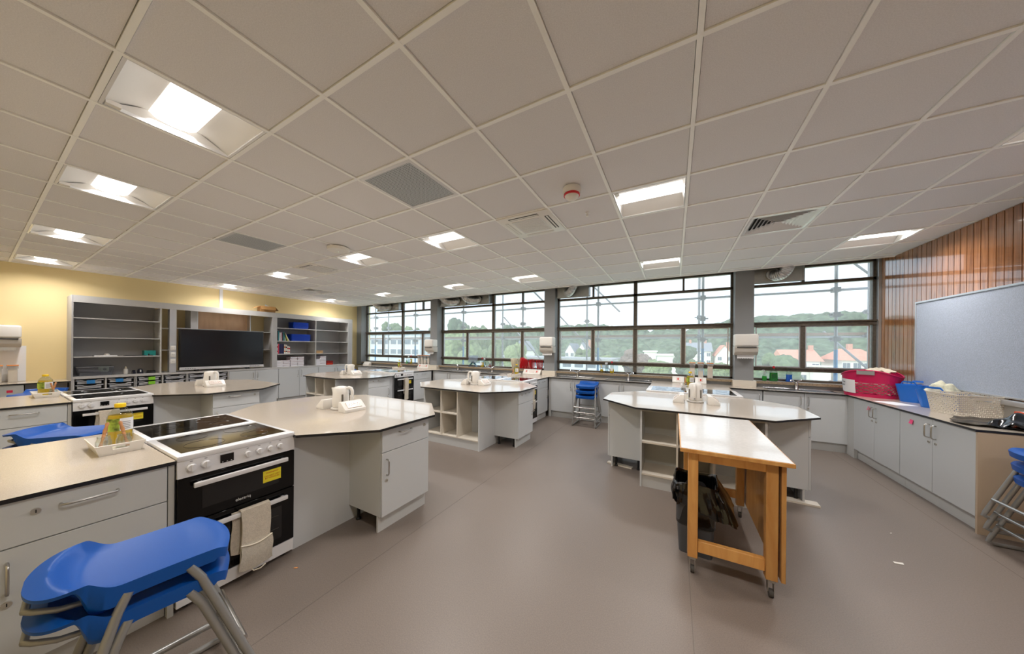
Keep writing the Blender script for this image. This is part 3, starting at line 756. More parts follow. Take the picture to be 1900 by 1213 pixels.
part('bottom_board', MB().box(.905, 6.115, .0, DP, .905, .95), shelfedge_m, un)
part('back_board', MB().box(.905, 1.945, DP - .012, DP, .95, 2.395), shelf_m, un)
part('back_board', MB().box(4.0, 6.115, DP - .012, DP, .95, 2.395), shelf_m, un)
for y in (1.925, 4.98, 5.985): part('upright', MB().box(y, y + .02, 0, DP - .012, .95, 2.289), shelfedge_m, un)
part('upright', MB().box(3.895, 4.003, .0, DP - .012, .95, 2.289), shelf_m, un)
for z in (2.018, 1.664, 1.309):
    for a, b in ((.905, 1.925), (4.003, 4.98), (5.0, 5.985)): part('shelf', MB().box(a, b, .004, DP - .012, z - .018, z), shelfedge_m, un)
for z in (1.888, 1.429):
    part('shelf', MB().box(1.945, 2.056, .06, DP - .06, z - .016, z), shelfedge_m, un); part('shelf', MB().box(3.70, 3.895, .1, DP - .06, z - .016, z), shelfedge_m, un)
part('inner_panel', MB().box(2.40, 2.50, .12, DP - .01, 1.9, 2.395), shelf_m, un)
part('inner_panel', MB().box(3.47, 3.485, .15, DP - .01, 1.9, 2.395), alu_m, un)
part('inner_panel', MB().box(2.5, 2.525, .15, DP - .01, 1.9, 2.395), alu_m, un)
part('rail', MB().box(2.16, 2.5, .1, .12, 1.885, 1.905), shelfedge_m, un)
pl = solo('plywood_board', MB().box(2.525, 3.47, .30, .312, 1.2, 2.39), ply_m, 'bare plywood board behind and above the big screen', 'board', (FX, 0, 0), RZ)
pil = thing('socket_pillar', 'grey upright pillar with three white sockets beside the big screen', 'pillar', (FX, 0, 0), RZ)
part('pillar', MB().box(2.056, 2.155, -.004, .12, .951, 2.288), alu_m, pil)
for z in (1.47, 1.33, 1.19):
    so_ = part('socket', MB().box(2.07, 2.142, -.014, -.004, z - .055, z + .045), whitep_m, pil, bevel=.003)
    part('socket_hole', MB().box(2.09, 2.096, -.015, -.013, z - .01, z + .004).box(2.115, 2.121, -.015, -.013, z - .01, z + .004), dark_m, so_)
# the screen
tv = thing('display_screen', 'big black interactive display screen with silver bottom bar', 'screen', (FX, 0, 0), RZ)
part('casing', MB().box(2.195, 3.69, -.03, .05, .99, 1.885), black_m, tv, bevel=.004)
part('glass', MB().box(2.215, 3.672, -.033, -.03, 1.055, 1.868), screen_m, tv)
part('top_trim', MB().box(2.195, 3.69, -.033, .05, 1.885, 1.893), alu_m, tv)
bb = part('bottom_bar', MB().box(2.195, 3.69, -.05, -.02, .99, 1.045), mat('silver_bar', (212, 212, 214), .35, .2), tv)
for k in range(5): part('button', MB().box(2.28 + k * .035, 2.295 + k * .035, -.052, -.05, 1.01, 1.022), text_dark_m, bb)
for k in range(6): part('port', MB().box(3.4 + k * .035, 3.42 + k * .035, -.052, -.05, 1.012, 1.024), text_dark_m, bb)
part('pen_tray', MB().box(2.72, 3.2, -.065, -.05, .992, 1.004), alu_m, tv)
part('mount', MB().box(2.6, 3.2, .05, .3, 1.3, 1.6), black_m, tv)
part('stand', MB().box(2.45, 2.5, -.02, .1, .952, .99).box(3.35, 3.4, -.02, .1, .952, .99), black_m, tv)

# low tray units: three units of two columns
TR0 = None
tray_m = mat('grey_storage_tray', (196, 198, 204), .35)
def make_tray():
    t = thing('storage_tray', '', 'tray', (0, 0, 0), RZ, 'grey storage trays')
    w = .148
    part('tub', MB().box(-w + .02, w - .02, .03, .40, 0, .004).box(-w + .02, -w + .026, .03, .4, .004, .06).box(w - .026, w - .02, .03, .4, .004, .06).box(-w + .02, w - .02, .03, .036, .004, .045).box(-w + .02, w - .02, .394, .4, .004, .06), tray_m, t)
    def ln(x): a = abs(x) / w; return 0 if a < .38 else min(1, (a - .38) / .16)
    part('front_lip', MB().sheet(lambda u, v: (-w + 2 * w * u, .0 + .03 * v, .042 + .02 * ln(-w + 2 * w * u)), 24, 1, th=.012), tray_m, t)
    part('rim', MB().box(-w, -w + .024, .02, .4, .058, .064).box(w - .024, w, .02, .4, .058, .064), tray_m, t)
    return t
COLS = [(.915, 1.25), (1.265, 1.603), (1.62, 1.957), (1.98, 2.318), (2.336, 2.665), (2.683, 3.01)]
rown = ['topmost', 'second', 'third', 'fourth']
coln = ['first column from the cream wall end', 'second column from the cream wall end', 'third column from the cream wall end', 'fourth column, beneath the sockets', 'fifth column, beneath the screen', 'sixth column, beside the cupboard doors']
notes = {0: (44, 132, 204), 1: (44, 132, 204), 2: (140, 214, 50)}
for u in range(3):
    a, b = COLS[2 * u][0] - .012, COLS[2 * u + 1][1] + .012
    t = thing('tray_cupboard', 'low grey unit for storage trays, %s' % ['at the cream wall end', 'in the middle below the sockets', 'beside the grey doors'][u], 'tray unit', (FX, 0, 0), RZ, 'tray units')
    mid = (COLS[2 * u][1] + COLS[2 * u + 1][0]) / 2
    for x in (a, mid - .009, b - .018): part('side_panel', MB().box(x, x + .018, .01, DP, .0, .904), shelfedge_m if x != mid else shelf_m, t)
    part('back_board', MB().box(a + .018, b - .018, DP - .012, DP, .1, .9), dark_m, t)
    part('bottom_board', MB().box(a + .018, b - .018, .02, DP - .02, .08, .1), shelf_m, t)
    for q in (0, 1):
        c = sum(COLS[2 * u + q]) / 2
        for r_ in range(4):
            z = .812 - r_ * .088
            lab = '%s grey storage tray in the %s' % (rown[r_], coln[2 * u + q])
            p = (FX - .012, c, z)
            if TR0 is None: TR0 = make_tray(); TR0.location = p; TR0['label'] = lab; tr = TR0
            else: tr = dup(TR0, p, RZ, lab)
            if r_ < 2 and 2 * u + q in notes and not (r_ == 1 and 2 * u + q < 2):
                n = tag(link('sticky_note', MB().box(-.045, .045, 0, .001, -.045, .02).mesh('sticky_note', mat('note_%d' % (2 * u + q), notes[2 * u + q], .6)), None, (FX - .004, c + (.01, -.02, .03)[2 * u + q], z + .045), RZ),
                        ['blue sticky note on the end tray by the cream wall', 'blue sticky note on the second column tray', 'lime green sticky note on the %s' % ('top third-column tray' if r_ == 0 else 'tray below the top third-column tray')][2 * u + q], 'note')
tag(link('sticky_note', MB().box(-.04, .04, 0, .001, -.03, .03).mesh('sticky_note', mat('note_lime', (222, 240, 40), .6)), None, (FX - .002, 2.78, .865), RZ), 'yellow sticky note on the tray beside the grey doors', 'note')
# cupboards with doors
for a, b, lab in ((3.02, 4.04, 'low grey two-door cupboard under the end of the big screen'), (4.045, 5.07, 'low grey two-door cupboard under the books'), (5.075, 6.11, 'low grey two-door cupboard at the window corner under the empty shelves')):
    cabinet('low_cupboard', lab, (FX + .002, (a + b) / 2, 0), RZ, b - a - .004, .48, 'doors2', group='low cupboards', ztop=.902, zbot=.105, feet=False)

# things on the shelves -----------------------------------------------------------
def on(y, z, dx=.15): return (FX - dx, y, z)
bx = thing('cardboard_box', 'open brown cardboard box on top of the shelving wall', 'box', on(3.80, 2.415, .1), RZ)
part('box_body', MB().box(-.16, .16, -.09, -.085, 0, .15).box(-.16, .16, .105, .11, 0, .15).box(-.16, -.155, -.085, .105, 0, .15).box(.155, .16, -.085, .105, 0, .15).box(-.155, .155, -.085, .105, 0, .005), card_m, bx)
part('flap', MB().sheet(lambda u, v: (-.16 + .32 * u, -.09 - .05 * v, .15 - .09 * v), 1, 2, th=.004), card_m, bx)
part('flap', MB().sheet(lambda u, v: (-.16 - .12 * v, -.085 + .19 * u, .15 - .07 * v), 1, 2, th=.004), card_m, bx)
part('flap', MB().sheet(lambda u, v: (.16 + .08 * v, .105 - .19 * u, .15 - .09 * v), 1, 2, th=.004), card_m, bx)
part('paper', MB().sheet(lambda u, v: (-.02 + .1 * u, .02 + .02 * v, .06 + .15 * v - .05 * u), 1, 1, th=.003), paper_m, bx)
# blue tray stacks (each tray a thing)
bt_m = mat('blue_tray', (22, 74, 196), .4)
BT = tub(.36, .28, .055, .015, .006, rcorner=.03, lip=.012).mesh('blue_tray', bt_m, 40)
for k in range(5): tag(link('blue_tray', BT, None, on(4.62, 2.019 + k * .032, .2), RZ), '%s blue tray of the short stack on the highest shelf by the books' % ['lowest', 'second', 'third', 'fourth', 'topmost'][k], 'tray', 'blue trays on the highest shelf')
BT2 = tub(.46, .30, .05, .012, .006, rcorner=.03, lip=.012).mesh('blue_tray', bt_m, 40)
for k in range(7): tag(link('blue_tray', BT2, None, on(4.62, 1.666 + k * .0245, .2), RZ), '%s wide blue tray of the tall stack beside the leaning books' % ['lowest', 'second', 'third', 'fourth', 'fifth', 'sixth', 'topmost'][k], 'tray', 'wide blue trays beside the books')
def book(y, z, w, h, d, rgb, lab, tilt=0, dx=.06, grp='books on the shelves', spine=None):
    t = thing('book', lab, 'book', on(y, z, dx), RZ, grp)
    t.rotation_euler = (0, 0, RZ)
    c = part('cover', MB().box(-w / 2, -w / 2 + .002, 0, d, 0, h).box(w / 2 - .002, w / 2, 0, d, 0, h).box(-w / 2, w / 2, 0, .003, 0, h), mat('cover_%d_%d_%d' % rgb, rgb, .5), t)
    part('pages', MB().box(-w / 2 + .002, w / 2 - .002, .003, d - .004, .003, h - .003), paper_m, t)
    if spine: part('spine_band', MB().box(-w / 2, w / 2, -.0008, 0, h * .2, h * .32).box(-w / 2, w / 2, -.0008, 0, h * .62, h * .78), mat('band_%d_%d_%d' % spine, spine, .5), t)
    if tilt: t.rotation_euler = Matrix.Rotation(RZ, 4, 'Z').to_euler(); t.rotation_mode = 'XYZ'; t.matrix_world = Matrix.Translation(t.location) @ Matrix.Rotation(RZ, 4, 'Z') @ Matrix.Rotation(tilt, 4, 'Y')
    return t
bs = [(4.03, .03, .25, (40, 44, 48), 'dark grey'), (4.065, .025, .27, (64, 150, 160), 'teal'), (4.095, .03, .23, (236, 236, 232), 'white'), (4.13, .028, .24, (226, 190, 206), 'pale pink'),
      (4.163, .02, .22, (50, 50, 54), 'thin black'), (4.19, .03, .24, (60, 140, 150), 'blue-green'), (4.222, .02, .22, (232, 226, 210), 'thin cream')]
for y, w, h, c, n in bs: book(y, 1.664, w, h, .2, c, n + ' book upright in the row beside the wide blue trays')
for k, (y, c, n) in enumerate(((4.255, (36, 90, 60), 'dark green'), (4.285, (212, 214, 70), 'yellow-green'), (4.315, (240, 236, 224), 'cream'))):
    book(y, 1.667, .02, .22, .19, c, n + ' book leaning against the upright row', tilt=-.28 - .08 * k)
for y, w, h, c, n, s_ in ((4.032, .03, .27, (232, 224, 222), 'red and white', (204, 40, 50)), (4.062, .024, .27, (226, 70, 90), 'rose red', None), (4.088, .027, .27, (52, 52, 100), 'navy blue', None), (4.117, .027, .27, (46, 46, 92), 'dark navy', None),
                       (4.146, .027, .27, (60, 58, 108), 'violet blue', None), (4.176, .024, .27, (40, 42, 84), 'midnight blue', None)):
    book(y, 1.309, w, h, .2, c, n + ' textbook in the row below the blue trays', spine=s_, grp='textbooks on the third shelf')
for y, w, h, n, s_ in ((4.21, .036, .26, 'white orange-banded', (226, 120, 60)), (4.25, .034, .25, 'white black-banded', (50, 50, 50)), (4.289, .034, .21, 'shorter white red-banded', (206, 60, 50)), (4.326, .03, .2, 'end white red-banded', (196, 50, 44))):
    book(y, 1.309, w, h, .2, (238, 234, 226), n + ' textbook in the row below the blue trays', spine=s_, grp='textbooks on the third shelf')
# stacks of exercise books
ex_cover = mat('exercise_cover', (140, 60, 88), .6)
exw = mat('exercise_pages', (236, 234, 240), .8)
def exstack(y, w, n, lab, dx=.03, cov=None):
    for k in range(n):
        t = thing('exercise_book_bundle', '%s bundle of white exercise books, %s' % (['lowest', 'second', 'third', 'fourth', 'fifth', 'sixth'][k], lab), 'exercise books', on(y + R.uniform(-.006, .006), .951 + k * .045, dx + .1), RZ + R.uniform(-.04, .04), 'exercise book bundles')
        part('pages', MB().sheet(lambda u, v: (-w / 2 + w * u, -.11 + .24 * v, .021 + (.004 * (2 * u - 1) ** 2 if k == n - 1 else 0)), 6, 1, th=.038), exw, t)
        part('cover', MB().box(-w / 2 - .002, w / 2 + .002, -.108, .13, .0405, .044), cov or ex_cover, t)
exstack(4.08, .15, 4, 'stack at the upright end of the book shelves', cov=exw)
exstack(4.245, .16, 4, 'second stack of the book shelves')
exstack(4.42, .17, 6, 'tall third stack of the book shelves')
exstack(4.60, .16, 6, 'tall fourth stack of the book shelves')
exstack(5.07, .12, 4, 'narrow stack on the shelf next to the red tray', cov=exw)
exstack(5.215, .17, 6, 'tall stack touching the red tray')
for k, (z, c, n) in enumerate(((.951, (214, 62, 40), 'orange-red'), (1.012, (150, 34, 36), 'dark red'))):
    tag(link('red_tray', tub(.19, .24, .058, .012, .005, rcorner=.02).mesh('red_tray', mat('tray_' + n, c, .45), 40), None, on(5.42, z, .14), RZ), n + ' plastic tray at the end of the exercise books', 'tray', 'red trays')
wb = thing('wooden_box', 'small plain wooden box on the empty shelves', 'box', on(5.12, 1.309, .13), RZ)
part('box_body', MB().box(-.09, .09, -.1, .1, 0, .07), mat('plain_wood', (190, 152, 104), .6, noise=(14, .1)), wb)
part('lid', MB().box(-.093, .093, -.103, .103, .07, .084), mat('plain_wood', (190, 152, 104)), wb)
# left bay
cr = thing('clear_crate', 'clear plastic crate of papers on the bottom shelf', 'crate', on(1.15, .951, .2), RZ)
part('crate', tub(.36, .3, .165, .03, .006, rcorner=.03), clear('smoky_clear_plastic', (206, 208, 214), .12, .2), cr, smooth=40)
part('rim', MB().tube([(-.21, -.18, .165), (.21, -.18, .165), (.21, .18, .165), (-.21, .18, .165)], .007, 6, closed=True), clear('clear_rim', (214, 216, 222), .2, .3), cr)
part('dark_base', MB().box(-.17, .17, -.14, .14, .007, .06), mat('dark_folder', (112, 118, 130), .6), cr)
pp = part('papers', MB().sheet(lambda u, v: (-.16 + .3 * u, -.13 + .2 * v, .10 - .03 * u + .01 * v), 2, 2, th=.02), paper_m, cr)
part('leaflet', MB().sheet(lambda u, v: (.03 + .12 * u, -.135 + .01 * v, .075 + .08 * v), 1, 1, th=.002), mat('pale_green_leaflet', (214, 232, 206), .6), cr)
part('badge', MB().cyl((.1, -.1365, .115), (.1, -.138, .115), .022, 16), text_dark_m, cr)
b_ = thing('squeezy_bottle', 'small cream squeezy bottle on the bottom shelf beside the crate', 'bottle', on(1.51, .951, .16), RZ)
part('bottle_body', MB().lathe([(.028, 0), (.03, .02), (.029, .09), (.016, .105)], 16), whitep_m, b_, smooth=40)
part('cap', MB().lathe([(.013, .105), (.012, .13), (.005, .15)], 12), mat('cream_cap', (220, 206, 180), .5), b_, smooth=40)
td = solo('tape_dispenser', MB().xprism([(-.05, 0), (.05, 0), (.05, .03), (.02, .05), (-.02, .03), (-.05, .035)], -.02, .02).cyl((-.018, 0, .045), (.018, 0, .045), .026, 18), mat('navy_plastic', (22, 24, 44), .3), 'black tape dispenser on the bottom shelf', 'tape dispenser', on(1.605, .951, .14), RZ)
sp = thing('pencil_sharpener', 'domed navy desk sharpener on the bottom shelf', 'sharpener', on(1.685, .951, .12), RZ)
part('dome', MB().lathe([(.038, 0), (.04, .03), (.036, .07), (.022, .092), (.0, .098)], 18), mat('navy_plastic', (22, 24, 44)), sp, smooth=40)
part('clear_window', MB().box(-.008, .008, -.041, -.03, .03, .075), whitep_m, sp)
solo('hole_punch', MB().xprism([(-.05, 0), (.06, 0), (.06, .018), (.03, .05), (-.03, .055), (-.05, .03)], -.055, .055), black_m, 'black hole punch on the bottom shelf by the upright', 'hole punch', on(1.83, .951, .14), RZ, bevel=.006)
tb = thing('teal_box', 'teal box with a black handle motif on the third shelf', 'box', on(1.80, 1.31, .13), RZ)
part('box_body', MB().box(-.075, .075, -.09, .09, 0, .105), mat('teal_card', (16, 140, 136), .5), tb)
part('motif', MB().box(-.03, .035, -.092, -.09, .0, .02).box(-.03, -.008, -.092, -.09, .02, .04), black_m, tb)
solo('black_folder', MB().box(-.13, .13, -.1, .1, 0, .012), black_m, 'flat black folder on the third shelf under the teal box end', 'folder', on(1.62, 1.31, .13), RZ, bevel=.003)
wl = thing('paper_pad', 'white pad of paper lying on the third shelf', 'paper pad', on(1.26, 1.31, .13), RZ)
part('pages', MB().box(-.13, .13, -.1, .1, 0, .016), paper_m, wl)
mo = solo('computer_mouse', MB().lathe([(.0, .04), (.02, .036), (.034, .02), (.038, .0)][::-1], 14, sx=1, sy=1.4), whitep_m, 'small white mouse lying on the paper pad', 'mouse', on(1.28, 1.326, .13), RZ, smooth=60)

# ---------------------------------------------------------------- counter at the camera end of the screen wall
worktop([(-9.95, -.76), (-9.35, -.76), (-9.35, .88), (-9.95, .88)], 'grey worktop with orange-lidded canisters on the cream wall', 'grey laminate worktops')
cabinet('drawer_cabinet', 'grey cabinet with a drawer and pink note under the orange-lidded canisters', (-9.375, .17, 0), PI / 2, .56, .5, 'drawer_door', 1, wide=True, group='drawer cabinets')
solo('knee_panel', MB().box(-.01, .01, -.2, .2, 0, .864), shelf_m, 'grey back panel of the open knee space beside the shelving wall', 'panel', (-9.62, .67, 0))
solo('sticky_note', MB().box(0, .001, -.026, .026, -.02, .02), mat('note_rose', (236, 44, 92), .6), 'rose sticky note on the drawer under the orange-lidded canisters', 'note', (-9.3725, .33, .765))
solo('splash_board', MB().box(0, .008, -.1, .495, .89, 1.5).box(0, .012, .32, .495, .89, .99), paper_m, 'white splash board under the towel dispenser on the cream wall', 'splashback', (-9.95, 0, 0))
def dispenser(loc, rz, lab, hw=.165):
    t = thing('paper_towel_dispenser', lab, 'towel dispenser', loc, rz, 'paper towel dispensers')
    part('upper_cover', MB().box(-hw, hw, -.22, 0, .175, .39), whitep_m, t, bevel=.03, seg=4)
    part('lower_cover', MB().xprism([(0, .02), (-.12, .02), (-.19, .07), (-.21, .175), (0, .175)], -hw, hw), mat('grey_dispenser_base', (196, 190, 182), .35), t, bevel=.012, seg=3)
    part('dark_slot', MB().box(-hw + .03, hw - .03, -.214, -.19, .15, .168), dark_m, t)
    part('towel', MB().sheet(lambda u, v: (-hw * .72 + hw * 1.44 * u, -.12 - .01 * v, .02 - (.055 + .006 * math.sin(u * 44)) * v), 20, 2, th=.002), paper_m, t)
    part('lock', MB().cyl((0, -.1, .39), (0, -.1, .395), .012, 10), text_dark_m, t)
    return t
dispenser((-9.945, .28, 1.455), PI / 2, 'white paper towel dispenser on the cream wall')
dispenser((1.095, 6.648, 1.42), 0, 'white paper towel dispenser on the column by the green soap')
dispenser((-2.62, 6.648, 1.40), 0, 'white paper towel dispenser on the column by the red chopping boards')
dispenser((-6.29, 6.648, 1.36), 0, 'white paper towel dispenser on the column between the flour canisters and the bookstand')
def canister(loc, fill, lab, grp, w=.1, h=.29):
    t = thing('canister', lab, 'canister', loc, 0, grp)
    part('clear_body', MB().box(-w * .42, w * .42, -w * .42, w * .42, 0, h - .015).box(-w / 2, w / 2, -w / 2, w / 2, h - .06, h - .015), clear('canister_plastic', (246, 246, 246), .1, .32), t)
    part('filling', MB().prism([(-w * .4, -w * .4), (w * .4, -w * .4), (w * .4, w * .4), (-w * .4, w * .4)], .004, h * fill), flour_m, t)
    part('lid', MB().box(-w / 2 - .003, w / 2 + .003, -w / 2 - .003, w / 2 + .003, h - .015, h), orange_m, t, bevel=.004)
    part('label_mark', MB().box(-.022, .022, -w / 2 - .001, -w / 2, h - .05, h - .043), mat('brown_print', (150, 110, 70), .6), t)
    return t
canister((-9.82, .37, WT), .74, 'flour canister with orange lid under the wall dispenser, by the shelving end', 'canisters on the cream wall counter')
canister((-9.82, .235, WT), .55, 'half-full canister with orange lid at the picture edge of the cream wall', 'canisters on the cream wall counter')
for x, f, n in ((.31, .62, 'half-full flour canister with orange lid at the isolator switch end'), (.45, .42, 'least full flour canister with orange lid, middle of three on the sill'), (.60, .76, 'fullest flour canister with orange lid, closest to the column')):
    canister((x, 6.79, .989), f, n, 'canisters on the window sill')
for k, x in enumerate((-7.0, -6.87, -6.74, -6.6)):
    canister((x, 6.79, .989), (.62, .72, .5, .7)[k], 'white flour canister on the far window sill, %s of four from the yellow bottle' % ['first', 'second', 'third', 'fourth'][k], 'canisters on the far sill')
# ================================================================ small things on the worktops
def make_kettle():
    t = thing('kettle', '', 'kettle', (0, 0, 0), 0, 'white kettles')
    part('power_base', MB().lathe([(.086, 0), (.09, .006), (.088, .018), (.07, .022)], 28), whitep_m, t, smooth=40)
    part('foot_ring', MB().lathe([(.084, .001), (.0905, .004), (.0905, .007)], 28, cap=False), mat('kettle_grey', (150, 150, 150), .4), t)
    part('jug', MB().lathe([(.074, .023), (.079, .03), (.078, .10), (.074, .17), (.069, .213), (.062, .222)], 32), whitep_m, t, smooth=50)
    part('lid', MB().lathe([(.062, .220), (.058, .229), (.03, .236), (0, .237)], 28), whitep_m, t, smooth=60)
    # spout towards -x, handle towards +x
    part('spout', MB().add([(-.062, -.024, .213), (-.062, .024, .213), (-.098, 0, .222), (-.072, -.018, .15), (-.072, .018, .15), (-.060, -.02, .222), (-.060, .02, .222)],
                           [(0, 3, 2), (1, 2, 4), (3, 4, 2), (5, 0, 2), (6, 2, 1), (5, 2, 6)]), whitep_m, t)
    hp = [(.055, 0, .214), (.085, 0, .222), (.108, 0, .216), (.122, 0, .19), (.124, 0, .14), (.118, 0, .08), (.104, 0, .045), (.074, 0, .04)]
    part('handle', MB().tube(hp, .014, 10, radii=[.014, .017, .017, .016, .014, .014, .014, .015]), whitep_m, t, smooth=60)
    g = part('water_gauge', MB().box(.045, .062, -.068, -.0555, .06, .16), mat('gauge_grey', (96, 92, 86), .2), t, bevel=.004)
    part('water_gauge', MB().box(.045, .062, .0555, .068, .06, .16), mat('gauge_grey', (96, 92, 86)), t, bevel=.004)
    part('switch', MB().box(.117, .13, -.008, .008, .045, .062), mat('kettle_grey', (150, 150, 150)), t)
    return t
KT = None
def kettle(x, y, face, lab):
    global KT
    rz = math.atan2(face[1], face[0])
    if KT is None: KT = make_kettle(); KT.location = (x, y, WT); KT.rotation_euler = (0, 0, rz); KT['label'] = lab
    else: dup(KT, (x, y, WT), rz, lab)
KET = {1: (.878, .479), 2: (.878, .479), 3: (-.878, -.479), 4: (-.878, -.479), 5: (-.12, -.99)}
def make_socket_box():
    t = thing('socket_box', '', 'socket box', (0, 0, 0), 0, 'white desk socket boxes')
    prof = [(.06, 0), (-.06, 0), (-.06, .028), (.022, .098), (.06, .098)]
    part('housing', MB().xprism(prof, -.112, .112), whitep_m, t, bevel=.003)
    # double socket on the slope
    s = Vector((0, .082, .07)).normalized(); n = Vector((0, -.07, .082)).normalized(); c = Vector((0, -.019, .063))
    def pt(u, v, w): p = c + Vector((u, 0, 0)) + s * v + n * w; return tuple(p)
    def slab(u0, u1, v0, v1, w0, w1, mb): return mb.add([pt(u, v, w) for w in (w0, w1) for u, v in ((u0, v0), (u1, v0), (u1, v1), (u0, v1))], [(3, 2, 1, 0), (4, 5, 6, 7), (0, 1, 5, 4), (1, 2, 6, 5), (2, 3, 7, 6), (3, 0, 4, 7)])
    pl = part('socket_plate', slab(-.074, .074, -.037, .037, 0, .008, MB()), mat('socket_white', (226, 214, 206), .35), t)
    mb = MB()
    for q in (-1, 1):
        o = q * .044
        slab(o - .003, o + .003, .006, .014, .0075, .0086, mb); slab(o - .015, o - .009, -.012, -.007, .0075, .0086, mb); slab(o + .009, o + .015, -.012, -.007, .0075, .0086, mb)
    part('pin_holes', mb, mat('pin_hole', (150, 92, 56), .6), pl)
    part('switches', slab(-.018, -.004, .004, .026, .0075, .011, slab(.004, .018, .004, .026, .0075, .011, MB())), whitep_m, pl)
    return t
SB = None
def socket_box(x, y, rz, lab):
    global SB
    if SB is None: SB = make_socket_box(); SB.location = (x, y, WT); SB.rotation_euler = (0, 0, rz); SB['label'] = lab
    else: dup(SB, (x, y, WT), rz, lab)
for k, (u0, ve, fr, who) in ISL.items():
    yc = (ve - .71) if fr else (ve + .71)
    n = SHORT[k]
    cx = u0 + (0.02 if k in (1, 2) else .01)
    if k == 5: kettle(u0 + .01, ve + .76, KET[k], 'white kettle on the ' + n)
    else: kettle(cx - .02, yc, KET[k], 'white kettle on the ' + n)
    socket_box(cx + .18, yc, PI / 2, 'white wedge socket box, window-lit half of the ' + n)
    socket_box(cx - .185, yc - .01, -PI / 2, 'white wedge socket box, screen-wall half of the ' + n)
    # kettle lead
    pts = [(cx - .05, yc + .05, WT + .008), (cx - .09, yc + .1, WT + .006), (cx - .14, yc + .12, WT + .006), (cx - .17, yc + .06, WT + .02)]
    solo('kettle_lead', MB().tube(pts, .004, 6), whitep_m, 'white kettle lead between kettle and socket box on the ' + n, 'cable', smooth=60)

